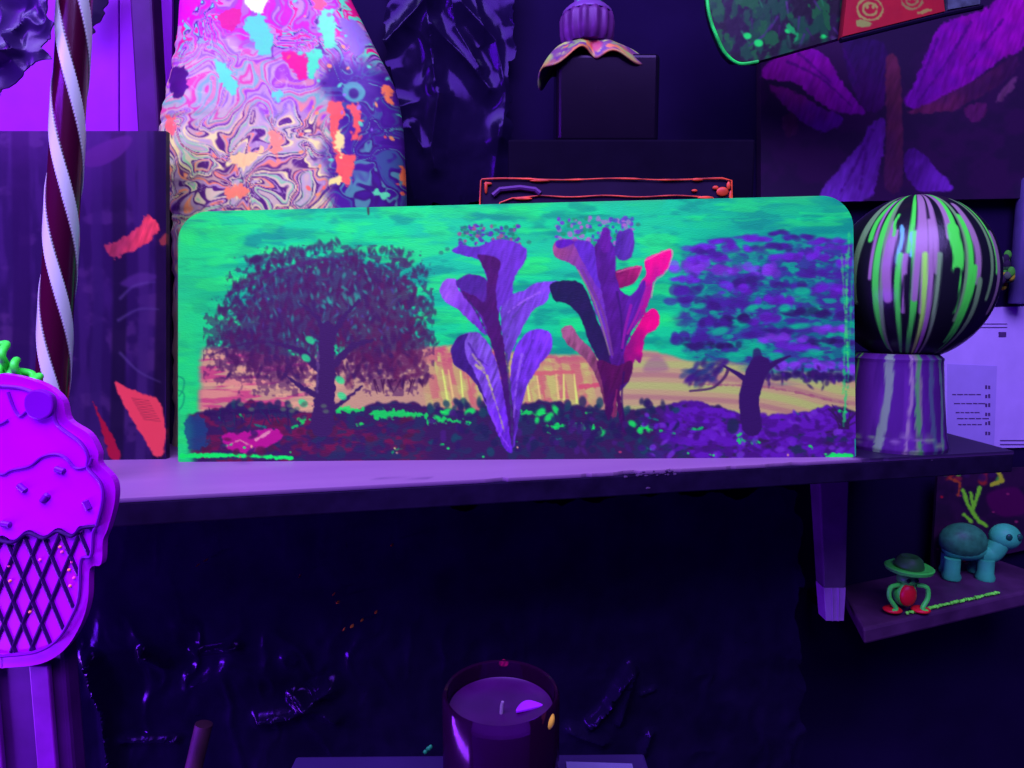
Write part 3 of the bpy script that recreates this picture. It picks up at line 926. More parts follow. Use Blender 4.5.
cv.fill(wL[..., 0] * (1 - rr2[..., 0]) * sstep(0.34, 0.12, ct) * sstep(0.42, 0.54, fbm(X / 30, Y / 30, 235, 2)) * 0.9, (84, 34, 120))
ct2 = np.abs(np.sin(v2 * 7.0))
cv.fill((1 - rr2[..., 0]) * sstep(0.22, 0.06, ct2) * 0.45, (206, 176, 216))


# big drips the photo shows
def DZ(pts): return [(160 + x / 3.492, y / 3.492) for x, y in pts]


for pts, c in (([(355, 0), (400, 15), (428, 50), (410, 95), (370, 100), (345, 60), (335, 20)], (222, 236, 190)), ([(345, 140), (390, 110), (435, 160), (430, 240), (390, 230), (365, 180)], (76, 196, 190)),
               ([(545, 235), (590, 225), (590, 270), (570, 320), (550, 290)], (70, 210, 190)), ([(250, 250), (290, 280), (318, 340), (300, 370), (270, 330), (240, 280)], (84, 206, 200)),
               ([(655, 110), (705, 95), (740, 180), (700, 220), (665, 170)], (142, 96, 240)), ([(620, 400), (660, 390), (672, 430), (655, 470), (668, 560), (705, 580), (690, 660), (660, 650), (640, 560), (630, 470)], (255, 84, 96)),
               ([(650, 480), (668, 500), (665, 570), (650, 560), (642, 520)], (255, 214, 160)), ([(680, 410), (720, 400), (722, 500), (695, 510), (700, 450)], (252, 80, 92)), ([(790, 320), (815, 315), (820, 380), (800, 370)], (255, 110, 96)),
               ([(845, 600), (862, 595), (865, 650), (850, 640)], (255, 96, 80)), ([(590, 90), (630, 80), (640, 190), (610, 210), (590, 150)], (96, 214, 190)), ([(60, 0), (150, 0), (190, 60), (120, 110), (60, 100)], (214, 14, 236)),
               ([(65, 260), (130, 270), (140, 340), (100, 370), (70, 330)], (58, 8, 112)), ([(625, 650), (662, 640), (650, 665), (625, 668)], (255, 214, 150)), ([(470, 240), (545, 240), (545, 320), (500, 290)], (228, 10, 140)),
               ([(255, 100), (330, 90), (330, 140), (280, 160)], (206, 10, 128)), ([(565, 30), (600, 20), (600, 80), (575, 80)], (255, 70, 110)), ([(50, 420), (95, 440), (90, 490), (65, 480)], (255, 96, 120)), ([(430, 490), (460, 500), (462, 590), (440, 580)], (255, 132, 120)),
               ([(440, 370), (470, 360), (465, 395), (445, 392)], (90, 200, 250)), ([(770, 680), (808, 690), (800, 702), (775, 695)], (96, 206, 190)), ([(280, 680), (340, 670), (355, 700), (290, 715)], (255, 120, 110)), ([(300, 575), (380, 560), (400, 540), (405, 560), (370, 600), (320, 605)], (255, 190, 150))):
    cv.poly(DZ(pts), c, 0.95, 1.6, 5, 5)
cv.ell(160 + 700 / 3.49, 355 / 3.49, 10, 10, 0, (84, 150, 190), 0.9, 2)
cv.ell(160 + 700 / 3.49, 360 / 3.49, 4.5, 5, 0, (60, 14, 130), 0.9, 2)
for i in range(40):
    cv.ell(R.uniform(300, 404), R.uniform(0, 205), R.uniform(0.8, 2.2), R.uniform(0.8, 3), R.rand() * 3, [(255, 90, 90), (255, 140, 100), (90, 200, 200), (150, 100, 250)][R.randint(4)], 0.9)
YD = 0.803


def side(tab, y):
    ys = [q[1] for q in tab]
    xs = [q[0] for q in tab]
    return float(np.interp(y, ys, xs))


LT = smooth_poly([(262, -92), (226, -78), (200, -45), (184, -8), (179, 40), (170, 85), (163, 120), (160, 150), (165, 180), (173, 215), (174, 300), (175, 449)], 8, False)
RT = smooth_poly([(266, -92), (300, -78), (330, -40), (352, 2), (376, 50), (394, 86), (402, 120), (405, 160), (407, 215), (407, 300), (406, 449)], 8, False)
rows = []
for y in np.concatenate([-92 + 40 * (1 - np.cos(np.linspace(0, math.pi / 2, 24))), np.linspace(-51, 230, 330), np.linspace(233, 449, 30)]):
    wob = 3.0 * (fbm(np.array(y / 9.0), np.array(1.5), 301, 2) - 0.5) * 2
    l = side(LT, y) + (wob if y > 40 else 0)
    r = side(RT, y)
    rows.append((l, y, max(r, l + 0.5), y))
b = MB()


def dome_b(v, u):
    e = np.clip(1 - np.abs(2 * u - 1) ** 2.6, 0, 1) ** 0.5
    top = np.clip(v / 0.25, 0, 1) ** 0.5
    return 0.042 * e * top


painted_sheet(b, cv, YD, rows, 0.002, 300, (60, 20, 120), bulge=dome_b)
o = b.build('paint_poured_dome', paint_mat('poured_acrylic', 0.35, 0.4, 0.35, 60), smooth=True, angle=80)
tag(o, 'tall rounded form in marbled poured paint behind the left end of the painting', 'sculpture')

# ================================================================== GLOBE VASE
YV = 0.795
gc = PL(911, 279, YV)
base_c = np.array([gc[0] - 0.012, gc[1], ZS])
rg = 81.5 / F * (gc[1] / ray(905, 276)[1])
rh = rg * 0.90
vase = thing('globe_vase', base_c, 'globe-topped vase with green, black and lilac stripes, right of the painting', 'vase')
cv = Canvas(-180, 0, 180, 180, 2.4, (20, 14, 40))
GB, GG, GL, GN = (18, 14, 40), (66, 186, 92), (142, 90, 190), (104, 122, 128)
cols = [GB, GG, GL, GB, GN]
x = -180
while x < 180:                                           # all-round stripes
    w = R.uniform(3, 9)
    cv.line([(x, -4), (x + R.randn() * 1.5, 60 + R.rand() * 30), (x + R.randn() * 2, R.uniform(90, 180))], w, w * 0.6, cols[R.randint(5)], 1, 1.2)
    x += w * 0.8
cv.fill(((cv.X > -52) & (cv.X < 86)).astype(float), GB)


def GX(zx): return math.degrees(math.asin(max(-0.995, min(0.995, (zx - 269) / 209))))


def GY(zy): return math.degrees(math.acos(max(-1, min(1, (246 - zy) / 209))))


def stripe(zx, w, c, y0=36, y1=455, al=1.0, dx=0, taper=0.8):
    a = GX(zx)
    n = 9
    t = np.linspace(0, 1, n)
    yy = GY(y0) + (GY(y1) - GY(y0)) * t
    cv.line(np.stack([a + dx * t + 0.8 * np.sin(t * 6 + zx), yy], 1), w * 0.9, w * 0.9 * taper, c, al, 1.0)


for zx, w, c, y0, y1 in ((135, 9, GN, 38, 300), (150, 6, GB, 36, 300), (158, 6, GG, 60, 155), (172, 3.4, GL, 36, 250), (190, 6, GG, 36, 420), (200, 4, GN, 60, 440), (215, 8, GL, 120, 300), (222, 6, GB, 36, 130), (216, 3, GG, 100, 150), (238, 3.6, (96, 150, 240), 130, 215),
                         (242, 4.5, GG, 200, 430), (248, 9, GB, 36, 125), (255, 4, GL, 200, 330), (262, 5, GG, 38, 190), (268, 4, (90, 160, 230), 150, 200), (276, 6, GG, 150, 440), (282, 5.5, GL, 38, 300), (262, 4, GB, 250, 400), (297, 6, GL, 36, 330), (300, 4, (140, 190, 110), 200, 440), (312, 4, GL, 120, 450),
                         (322, 5.5, GL, 38, 240), (338, 6.5, GB, 36, 200), (330, 3.5, GN, 200, 440), (356, 7, GL, 36, 160), (368, 10, GG, 140, 235), (372, 5, GG, 40, 330), (368, 6, GB, 240, 340), (388, 4, GN, 40, 350), (396, 5, GG, 110, 400), (412, 7, GL, 80, 260), (404, 4, GG, 230, 420), (432, 8, GB, 50, 330), (420, 5, GN, 260, 440),
                         (444, 4.6, GN, 60, 300), (455, 4, (90, 190, 110), 70, 240), (462, 7, GL, 150, 330), (470, 8, GB, 90, 240)):
    stripe(zx, w, c, y0, y1)
nu, nv = 340, 170
ang0 = math.atan2(-(gc[1]), -(gc[0]))                     # towards the viewer's side of the room
vs, cs = [], []
for j in range(nv):
    th = math.radians(1.0 + 164 * j / (nv - 1))
    for i in range(nu):
        ph = 2 * math.pi * i / nu
        deg = math.degrees((ph - math.pi))
        a = ang0 + (ph - math.pi)
        vs.append((gc[0] + rh * math.sin(th) * math.cos(a), gc[1] + rh * math.sin(th) * math.sin(a), gc[2] + rg * math.cos(th)))
        cs.append((deg, math.degrees(th)))
cs = np.array(cs)
idx = np.arange(nu * nv).reshape(nv, nu)
nxt = np.roll(idx, -1, 1)
f = np.stack([idx[:-1], idx[1:], nxt[1:], nxt[:-1]], -1).reshape(-1, 4).tolist()
f.append(tuple(idx[0].tolist()))
f.append(tuple(idx[-1][::-1].tolist()))
b = MB().add(vs, f, alb(cv.sample(cs[:, 0], cs[:, 1])))
b.build('globe', paint_mat('dripped_stripe_paint', 0.3, 0.35, 0.2, 90, (3, 3, 1)), vase, angle=60)
# pedestal, flared towards its foot, paint runs down it
ph_ = (gc[2] - rg * 0.965) - ZS
cv = Canvas(-180, 0, 180, 100, 2, (84, 26, 168))
cv.fill(0.8 * sstep(0.4, 0.6, fbm(cv.X / 9, cv.Y / 60, 401, 3)), (66, 18, 140))
for zx, w, c in ((152, 7, (88, 150, 120)), (165, 4, (110, 180, 130)), (246, 11, (116, 120, 160)), (300, 4, (140, 100, 190)), (318, 9, (116, 96, 150)), (322, 6, (70, 120, 110)), (352, 8, (70, 70, 150)), (370, 7, (90, 110, 160))):
    a = math.degrees(math.asin(max(-0.99, min(0.99, (zx - 262) / 122))))
    e = 100
    cv.line([(a, -3), (a + R.randn() * 2, 40), (a + R.randn() * 4 + (6 if zx > 300 else 0), e)], w, w * 0.8, c, 0.9, 1.5, rag=3)
for i in range(30):
    a = R.uniform(60, 300)
    cv.line([(a, 0), (a, R.uniform(30, 100))], R.uniform(3, 8), 3, [(88, 150, 120), (110, 100, 170), (60, 16, 120)][R.randint(3)], 0.8)
    cv.line([(a - 360, 0), (a - 360, R.uniform(30, 100))], R.uniform(3, 8), 3, [(88, 150, 120), (110, 100, 170), (60, 16, 120)][R.randint(3)], 0.8)
for i in range(18):
    cv.ell(R.uniform(-80, 80), R.uniform(80, 100), R.uniform(3, 8), R.uniform(1, 3), 0, [(120, 70, 190), (50, 14, 110), (120, 130, 150)][R.randint(3)], 0.7, 2)
sc_ = gc[1] / ray(905, 276)[1] / F
prof = [(0.052 * 0.9, 0), (48.5 * sc_, 0.0), (49.5 * sc_, 0.004), (47 * sc_, 0.02), (43 * sc_, ph_ * 0.6), (40.5 * sc_, ph_ - 0.004), (41 * sc_, ph_), (36 * sc_, ph_ + 0.006)]
fine = []
for (r0, z0), (r1, z1) in zip(prof[:-1], prof[1:]):
    for k in range(6):
        fine.append((r0 + (r1 - r0) * k / 6, z0 + (z1 - z0) * k / 6))
fine.append(prof[-1])


def pedcol(t, s_): return (t, s_)


vs, cs = [], []
nu = 200
for r, z in fine:
    for i in range(nu):
        ph = 2 * math.pi * i / nu
        a = ang0 + ph - math.pi
        vs.append((base_c[0] + r * math.cos(a), base_c[1] + r * math.sin(a), ZS + z))
        cs.append((math.degrees(ph) - 180, 100 * (1 - z / (ph_ + 0.006))))
cs = np.array(cs)
idx = np.arange(nu * len(fine)).reshape(len(fine), nu)
nxt = np.roll(idx, -1, 1)
f = np.stack([idx[:-1], nxt[:-1], nxt[1:], idx[1:]], -1).reshape(-1, 4).tolist()
f.append(tuple(idx[0][::-1].tolist()))
f.append(tuple(idx[-1].tolist()))
b = MB().add(vs, f, alb(cv.sample(cs[:, 0], cs[:, 1])))
b.build('pedestal', paint_mat('dripped_pedestal_paint', 0.35, 0.35, 0.2, 90, (3, 3, 1)), vase)['label'] = 'purple pedestal with grey paint runs'

# ================================================================== PAPERS BEHIND THE VASE
YP = (wall_y(0, 0.012) - 0.0, WA, 0.0)
LP = (wall_y(0, 0.0035), WA, 0.0)
b = MB()
pts = [PL(936, 309, LP), PL(1000, 307, LP), PL(1062, 305, LP), PL(1062, 447, LP), PL(936, 449, LP)]
b.prism(pts, (0.0004, 0.0012, 0))
pap = b.build('paper_sheet', mat('white_paper_in_blacklight', (134, 84, 250), 0.7, k=1.9, vary=0.05, spec=0.2), smooth=False)
tag(pap, 'printed letter sheet with small text taped to the wall behind the striped globe vase', 'paper')
OFF = np.array([0, -0.0006, 0])
INK = mat('grey_print_ink', (76, 36, 150), 0.8)


def bar(x0, y0, x1, y1):
    b = MB()
    b.prism([PL(x0, y0, LP) + OFF, PL(x1, y0, LP) + OFF, PL(x1, y1, LP) + OFF, PL(x0, y1, LP) + OFF], (0, 0.0008, 0))
    b.build('printed_mark', INK, pap, smooth=False)


bar(972, 323.5, 1007, 324.3); bar(972, 327, 1007, 327.8)
bar(998.5, 332, 1006, 337)
for y in (394, 403, 412, 418, 424):
    xx = 952 + (y - 394) * 0.2
    for q in range(5):
        w = R.uniform(3, 7)
        bar(xx, y, xx + w, y + 1.1)
        xx += w + 1
for y in (385, 394, 403, 412, 421, 431):
    for q in range(2):
        bar(985 + q * 3, y + R.rand(), 987 + q * 3, y + 4)
for y in (440, 444):
    bar(1000, y, 1040, y + 1)
b = MB()
b.prism([PL(947, 364, LP) + OFF * .5, PL(997, 366, LP) + OFF * .5, PL(994, 446, LP) + OFF * .5, PL(947, 446, LP) + OFF * .5], (0, 0.0007, 0))
b.build('inset_label', mat('slightly_darker_paper', (122, 78, 238), 0.7, k=1.8, vary=0.04), pap, smooth=False)

# mossy clump and dark tube near the right border
b = MB()
mc = PL(1001, 274, (wall_y(0, 0.03), WA, 0))
for i in range(60):
    d = R.randn(3)
    d /= np.linalg.norm(d)
    b.ell(mc + d * R.uniform(0.004, 0.024) * [0.9, 0.6, 1.5], (0.006, 0.005, R.uniform(0.004, 0.01)), nu=8, nv=6,
          cols=alb([(40, 60, 70), (60, 110, 70), (40, 20, 80), (70, 60, 110), (150, 110, 60)][R.choice(5, p=[.3, .25, .25, .15, .05])]))
mb_top = mc[2] - 0.03
b.tube([mc + [0, 0.026, 0.05], mc + [0, 0.006, 0.03], mc], [0.003, 0.004, 0.006], 10, cols=alb((30, 20, 60)))
o = b.build('moss_bundle', paint_mat('moss_tones', 0.8, 0.1, 0.3), smooth=True)
tag(o, 'mossy green bundle hanging on the wall behind the right side of the striped globe', 'ornament')
b = MB()
tc = PL(1019, 304, (wall_y(0, 0.022), WA, 0))
b.lathe([(0.001, 0), (0.015, 0.001), (0.016, 0.004), (0.016, 0.205), (0.013, 0.21), (0.001, 0.21)], tc, 24)
o = b.build('dark_tube', mat('indigo_tube', (64, 40, 150), 0.4), smooth=True)
tag(o, 'indigo tube fixed upright on the wall above the letter sheet', 'tube')

# ================================================================== CANDY POLE
YC = 0.60
pa, pb = PL(79, -60, YC + 0.03), PL(50, 420, YC)
ax = (pa - pb)
d = ax / np.linalg.norm(ax)
foot = pb - d * ((pb[2] - ZS) / d[2])
topn = pa
n, seg = 520, 96
ln = np.linalg.norm(topn - foot)
u = np.cross(d, [0, 1, 0]); u /= np.linalg.norm(u)
w = np.cross(d, u)
vs, cs = [], []
RW, RR = alb((178, 150, 255), 1.2), alb((58, 2, 48))
pitch = 292 / F * 0.62
for i in range(n + 1):
    s_ = ln * i / n
    for k in range(seg):
        t = 2 * math.pi * k / seg
        rad = 0.0136
        ph = ((t / (2 * math.pi)) + s_ / pitch + 0.37) % 1.0
        white = ((ph * 3) % 1.0) < 0.36
        rad += 0.0012 if white else 0
        vs.append(foot + d * s_ + rad * (math.cos(t) * u + math.sin(t) * w))
        cs.append(RW if white else RR)
fs = [(i * seg + k, i * seg + (k + 1) % seg, (i + 1) * seg + (k + 1) % seg, (i + 1) * seg + k) for i in range(n) for k in range(seg)]
fs += [tuple(range(seg - 1, -1, -1)), tuple(range(n * seg, (n + 1) * seg))]
b = MB().add(vs, fs, cs)
o = b.build('candy_pole', paint_mat('candy_stripe_gloss', 0.22, 0.5, 0.05, 60), smooth=True)
tag(o, 'twisted candy-striped pole in white and dark red, leaning behind the ice cream sign', 'pole')

# ================================================================== LEFT: violet panel, coral-painted board, dark post, bags
VP = (wall_y(0, 0.012), WA, 0)
b = MB()
for (xa, xb) in ((-30, 118.4), (119.6, 172)):
    b.prism([PL(xa, -40, VP), PL(xb, -40, VP), PL(xb, 300, VP), PL(xa, 300, VP)], -WN * 0.008)
o = b.build('violet_wall_panel', mat('violet_panel_paint', (132, 14, 242), 0.5, vary=0.06, k=1.1), smooth=False, bevel=0.001)
tag(o, 'flat bright violet panel with a vertical seam on the wall behind the candy pole', 'panel')

cv = Canvas(-50, 100, 180, 480, 1.4, (44, 18, 98))
X, Y = cv.X, cv.Y
cv.fill(sstep(0.4, 0.65, fbm(X / 12, Y / 60, 501, 3)) * 0.8, (62, 26, 124))
cv.fill(sstep(0.55, 0.7, fbm(X / 30, Y / 20, 505, 4)) * 0.6, (84, 40, 140))
for (x, w, c) in ((118, 14, (28, 14, 64)), (96, 10, (52, 24, 112)), (160, 12, (30, 12, 62)), (60, 14, (30, 12, 66)), (20, 18, (40, 14, 90)), (142, 10, (66, 30, 128))):
    cv.line([(x, 120), (x + 2, 300), (x - 2, 470)], w, w, c, 0.8, 3)
CZ1 = lambda pts: [(x / 2.745, 200 + y / 2.745) for x, y in pts]
cv.poly([(84, 165), (88, 150), (122, 136), (132, 140), (120, 156), (100, 166)], (86, 30, 140), 0.8, 2)
cv.poly(CZ1([(285, 128), (330, 108), (380, 75), (398, 42), (425, 55), (432, 90), (390, 130), (340, 150), (310, 160)]), (255, 64, 108), 1, 1.2, 5, 4, (170, 50, 100), (-1, 0.2), 0.2)
cv.poly(CZ1([(316, 502), (350, 515), (400, 535), (435, 548), (452, 610), (450, 690), (425, 700), (385, 640), (345, 570)]), (255, 66, 112), 1, 1.2, 5, 2)
for i in range(9):
    x, y = 362 + i * 4, 545 + i * 7
    cv.line(CZ1([(x, y), (x + 46, y + 6)]), 0.9, 0.5, (150, 40, 80), 0.8)
cv.poly(CZ1([(255, 555), (275, 590), (310, 650), (332, 706), (305, 712), (285, 650)]), (176, 20, 70), 1, 1, 5, 2)
cv.poly(CZ1([(440, 110), (470, 80), (490, 70), (470, 105), (450, 125)]), (150, 50, 70), 1, 1.2, 5, 2)
cv.poly(CZ1([(330, 230), (380, 200), (430, 210), (380, 240)]), (92, 44, 160), 0.6, 3)
for pts in ([(330, 270), (370, 235), (425, 225)], [(325, 330), (380, 300), (435, 300)], [(330, 420), (380, 470), (440, 500)]):
    cv.line(smooth_poly(CZ1(pts), closed=False), 3, 1, (104, 70, 180), 0.5, 2)
BP = (0.735, 0.06, 0.06)
b = MB()
q = PZ(100, 460, ZS)
BP = (q[1] - 0.06 * q[0], 0.06, 0.06)
painted_sheet(b, cv, BP, [(-40, y, 166, y) for y in np.linspace(131, 460.5, 260)], 0.008, 170, (40, 16, 80), k=0.8)
o = b.build('coral_splashed_board', paint_mat('dark_glossy_board_paint', 0.3, 0.25, 0.6, 22), smooth=False)
tag(o, 'dark glossy board with coral red brush marks, standing left of the painting', 'board')

b = MB()
ptop = PL(155, -60, 0.80)
pA, pB = PL(141, 200, 0.80), PL(163, 200, 0.80)
b.box(((pA[0] + pB[0]) / 2, 0.812, (ZS + ptop[2]) / 2), (pB[0] - pA[0], 0.024, ptop[2] - ZS))
o = b.build('dark_post', mat('plum_post', (58, 10, 106), 0.45, vary=0.4, scale=14), smooth=False, bevel=0.003)
tag(o, 'narrow plum upright post beside the left edge of the marbled form', 'post')


def crumple(poly_px, plane, nxy, amp, seed, folds=(), thick=0.0015, sharp=1.7, fine=0.06, calm=None):
    """crumpled film: grid over a photo-space quad (TL,TR,BR,BL) on a real plane, creased towards the room"""
    nx, ny = nxy
    TL, TR, BR, BL = [np.array(q, float) for q in poly_px]
    uu, vv = np.meshgrid(np.linspace(0, 1, nx), np.linspace(0, 1, ny))
    e = (1 + 0.05 * (fbm(uu * 7, vv * 7, seed + 50, 2) - 0.5))
    PX = (TL[0] * (1 - uu) + TR[0] * uu) * (1 - vv) + (BL[0] * (1 - uu) + BR[0] * uu) * vv
    PY = (TL[1] * (1 - uu) + TR[1] * uu) * (1 - vv) + (BL[1] * (1 - uu) + BR[1] * uu) * vv
    # ragged outline
    edge = np.minimum(np.minimum(uu, 1 - uu), np.minimum(vv, 1 - vv))
    PX += (fbm(PX / 18, PY / 18, seed + 60, 3) - 0.5) * 22
    PY += (fbm(PX / 18, PY / 18, seed + 70, 3) - 0.5) * 22
    y0, yx, yz = plane
    rx, rz, ry = (PX - 512) / F, -SP - (PY - 384) / F * CP, CP - (PY - 384) / F * SP
    t = (y0 + yz * (CZ - ZS)) / (ry - yx * rx - yz * rz)
    V = np.stack([rx * t, ry * t, CZ + rz * t], -1)
    a = fbm(PX / 46, PY / 60, seed, 3)
    c1 = 1 - np.abs(2 * vnoise(PX / 30 + a * 3, PY / 55 + a * 2, seed + 1) - 1)
    c2 = 1 - np.abs(2 * vnoise(PX / 13 + a * 4, PY / 19 - a * 3, seed + 2) - 1)
    h = amp * (0.9 * a + 0.4 * c1 ** 1.6 + fine * c2 ** 1.5)
    if calm: h = h * (0.12 + 0.88 * sstep(calm[0], calm[1], PY))
    for (pts, w, hh) in folds:
        p = np.asarray(pts, float)
        best = np.full(PX.shape, 1e9)
        for i in range(len(p) - 1):
            d_ = p[i + 1] - p[i]
            tt = np.clip(((PX - p[i][0]) * d_[0] + (PY - p[i][1]) * d_[1]) / (d_ @ d_ + 1e-9), 0, 1)
            best = np.minimum(best, np.hypot(PX - p[i][0] - tt * d_[0], PY - p[i][1] - tt * d_[1]))
        h = h + hh * np.clip(1 - best / w, 0, 1) ** sharp
    V[..., 1] -= h
    n = nx * ny
    idx = np.arange(n).reshape(ny, nx)
    f = np.stack([idx[:-1, :-1], idx[1:, :-1], idx[1:, 1:], idx[:-1, 1:]], -1).reshape(-1, 4).tolist()
    Bk = V.copy()
    Bk[..., 1] += thick
    f += (n + np.stack([idx[:-1, :-1], idx[:-1, 1:], idx[1:, 1:], idx[1:, :-1]], -1).reshape(-1, 4)).tolist()
    per = [(0, i) for i in range(nx)] + [(j, nx - 1) for j in range(1, ny)] + [(ny - 1, i) for i in range(nx - 2, -1, -1)] + [(j, 0) for j in range(ny - 2, 0, -1)]
    m = len(per)
    f += [(int(idx[per[i]]), n + int(idx[per[i]]), n + int(idx[per[(i + 1) % m]]), int(idx[per[(i + 1) % m]])) for i in range(m)]
    return MB().add(np.vstack([V.reshape(-1, 3), Bk.reshape(-1, 3)]), f)


FILM = mat('creased_black_film', (18, 6, 60), 0.17, spec=0.26, vary=0.3, scale=20)
FILM.node_tree.nodes['Principled BSDF'].inputs['Specular Tint'].default_value = (0.28, 0.06, 1.0, 1)
BLUEFILM = mat('creased_indigo_film', (44, 16, 110), 0.3, spec=0.5, vary=0.5, scale=25)
wp = lambda off: (wall_y(0, off), WA, 0.0)
b = crumple([(-30, -40), (62, -40), (54, 70), (-30, 128)], (0.70, WA, 0), (90, 120), 0.022, 601, [([(20, 40), (34, 60), (14, 70)], 7, 0.01)])
tag(b.build('crumpled_bag', BLUEFILM, smooth=True, angle=70), 'crumpled indigo plastic bag hanging in the top left corner', 'bag')
b = crumple([(86, -30), (124, -30), (116, 4), (86, 40)], wp(0.035), (40, 60), 0.008, 611)
tag(b.build('dark_drape', M['black'], smooth=True, angle=70), 'dark drape corner over the violet panel, right of the candy pole', 'drape')
b = crumple([(388, -60), (516, -60), (508, 205), (396, 205)], wp(0.016), (170, 260), 0.006, 621,
            [([(426, -10), (434, 64), (436, 84)], 16, 0.009), ([(434, 30), (466, 62), (490, 92)], 18, 0.010), ([(462, 6), (496, 44), (506, 96), (502, 140)], 20, 0.010), ([(440, 96), (432, 150), (436, 170)], 16, 0.008), ([(388, 44), (440, -8)], 18, 0.010),
             ([(510, -20), (520, 28), (512, 80)], 18, 0.009), ([(500, 130), (492, 200)], 20, 0.007), ([(396, 110), (416, 200)], 22, 0.007), ([(412, 130), (424, 150)], 12, 0.005), ([(450, -20), (456, 30), (480, 70)], 14, 0.006)], fine=0.03)
tag(b.build('black_plastic_sheet', FILM, smooth=True, angle=70), 'creased glossy black plastic sheet between the marbled form and the dark bottle', 'plastic sheet')

# ================================================================== DARK BOX, PAINTED BOTTLE, ORANGE-EDGED FRAME
YB = 0.822
xa, xb = PL(508, 140, YB)[0], PL(756, 140, YB)[0]
zb = PL(600, 139, YB)[2]
b = MB()
b.box(((xa + xb) / 2, YB + 0.04, (zb + ZS) / 2), (xb - xa, 0.08, zb - ZS))
o = b.build('black_box', mat('matt_black_card', (11, 4, 38), 0.7, spec=0.05, vary=0.15), smooth=False, bevel=0.003)
tag(o, 'wide matt black box on the shelf under the dark square bottle', 'box')

YT = 0.862
q0, q1 = PL(557, 100, YT - 0.03), PL(661, 100, YT - 0.03)
wB = q1[0] - q0[0]
xc = (q0[0] + q1[0]) / 2
zsh = PL(600, 50, YT)[2]
bot = thing('painted_bottle', (xc, YT + 0.02, zb), 'dark square bottle with a fluted lilac cap and a frilled paint collar, above the painting', 'bottle')
b = MB()
b.box((xc, YT + 0.01, (zb + zsh - 0.012) / 2), (wB, 0.066, zsh - 0.012 - zb))
b.build('body', mat('dark_bottle_glass', (10, 3, 30), 0.22, spec=0.25, vary=0.1), bot, smooth=False, bevel=0.006, seg=3)
kx = YT / ray(590, 40)[1] / F
xq = PL(587, 30, YT)[0]
b = MB()
zf = lambda py: PL(590, py, YT)[2]


def flute(t, z, r): return 1 + 0.045 * math.cos(t * 14)


b.lathe([(22 * kx, zf(46)), (25 * kx, zf(42)), (26 * kx, zf(36)), (26.5 * kx, zf(22)), (25 * kx, zf(17)), (24 * kx, zf(15.5))], (xq, YT, 0), 112, rf=flute)
fl_ = b.build('fluted_collar', mat('lilac_collar', (84, 26, 140), 0.35, vary=0.25), bot)
b = MB()
b.lathe([(25 * kx, zf(16.5)), (24.5 * kx, zf(13.5)), (20 * kx, zf(9)), (14 * kx, zf(5)), (12.5 * kx, zf(-2)), (12 * kx, zf(-20)), (9 * kx, zf(-23)), (0.0005, zf(-23))], (xq, YT, 0), 48)
cp = b.build('cap', mat('lavender_cap', (104, 46, 190), 0.35, vary=0.2), bot)
b = MB()
for i in range(7):
    t = -math.pi / 2 + R.uniform(-1.2, 1.2)
    r = 13 * kx
    b.ell((xq + r * math.cos(t), YT + r * math.sin(t), zf(R.uniform(-2, 8))), (0.003, 0.002, 0.003), nu=8, nv=6)
b.build('paint_spot', mat('mint_spot', (70, 170, 180), 0.4), cp)
# frilled collar of dried paint
xs_ = xq + 0.004
seg, rn = 160, 22
cv = Canvas(-180, 0, 180, 60, 1.5, (120, 60, 170))
cv.fill(sstep(0.45, 0.55, fbm(cv.X / 14, cv.Y / 12, 651, 3)), (190, 170, 150))
cv.fill(sstep(0.5, 0.6, fbm(cv.X / 11, cv.Y / 14, 655, 3)), (96, 36, 170))
cv.fill(sstep(0.54, 0.6, fbm(cv.X / 16, cv.Y / 12, 659, 3)) * sstep(80, 40, np.abs(cv.X + 5)), (232, 110, 100))
cv.fill(sstep(0.57, 0.63, fbm(cv.X / 12, cv.Y / 12, 663, 3)) * 0.7, (150, 170, 130))
cv.ell(8, 34, 14, 14, 0, (214, 30, 110), 0.8, 6)
cv.line([(-60, 58), (0, 58), (60, 58)], 7, 7, (200, 100, 100), 0.6, 3, rag=6)
vs, cs = [], []
for i in range(rn):
    s_ = i / (rn - 1)
    for k in range(seg):
        t = 2 * math.pi * k / seg
        deg = math.degrees(t) - 180
        a = t - math.pi - math.pi / 2
        ext = (30 + 5 * math.sin(3 * t + 1) + 24 * abs(math.cos(a)) ** 1.5) * kx
        r = 20 * kx + (ext - 20 * kx) * s_
        wav = math.sin(7 * t + 0.6) * 4.5 * kx * s_ ** 1.5
        drop = (3 + 15 * s_ ** 1.7 + 24 * s_ ** 2.2 * max(0, -math.cos(a)) ** 3 + 8 * s_ ** 2 * max(0, math.cos(a))) * kx
        vs.append((xs_ + r * math.cos(a), YT + 0.75 * r * math.sin(a), zf(41) - drop + wav))
        cs.append((deg, 60 * s_))
cs = np.array(cs)
idx = np.arange(seg * rn).reshape(rn, seg)
nxt = np.roll(idx, -1, 1)
f = np.stack([idx[:-1], idx[1:], nxt[1:], nxt[:-1]], -1).reshape(-1, 4).tolist()
b = MB().add(vs, f, alb(cv.sample(cs[:, 0], cs[:, 1]), 0.75))
o = b.build('paint_frill', paint_mat('dried_paint_frill', 0.4, 0.4, 0.3, 100), bot, angle=80)
sm = o.modifiers.new('thick', 'SOLIDIFY')
sm.thickness = 0.002
o['label'] = 'frilled lilac, cream and coral paint collar'

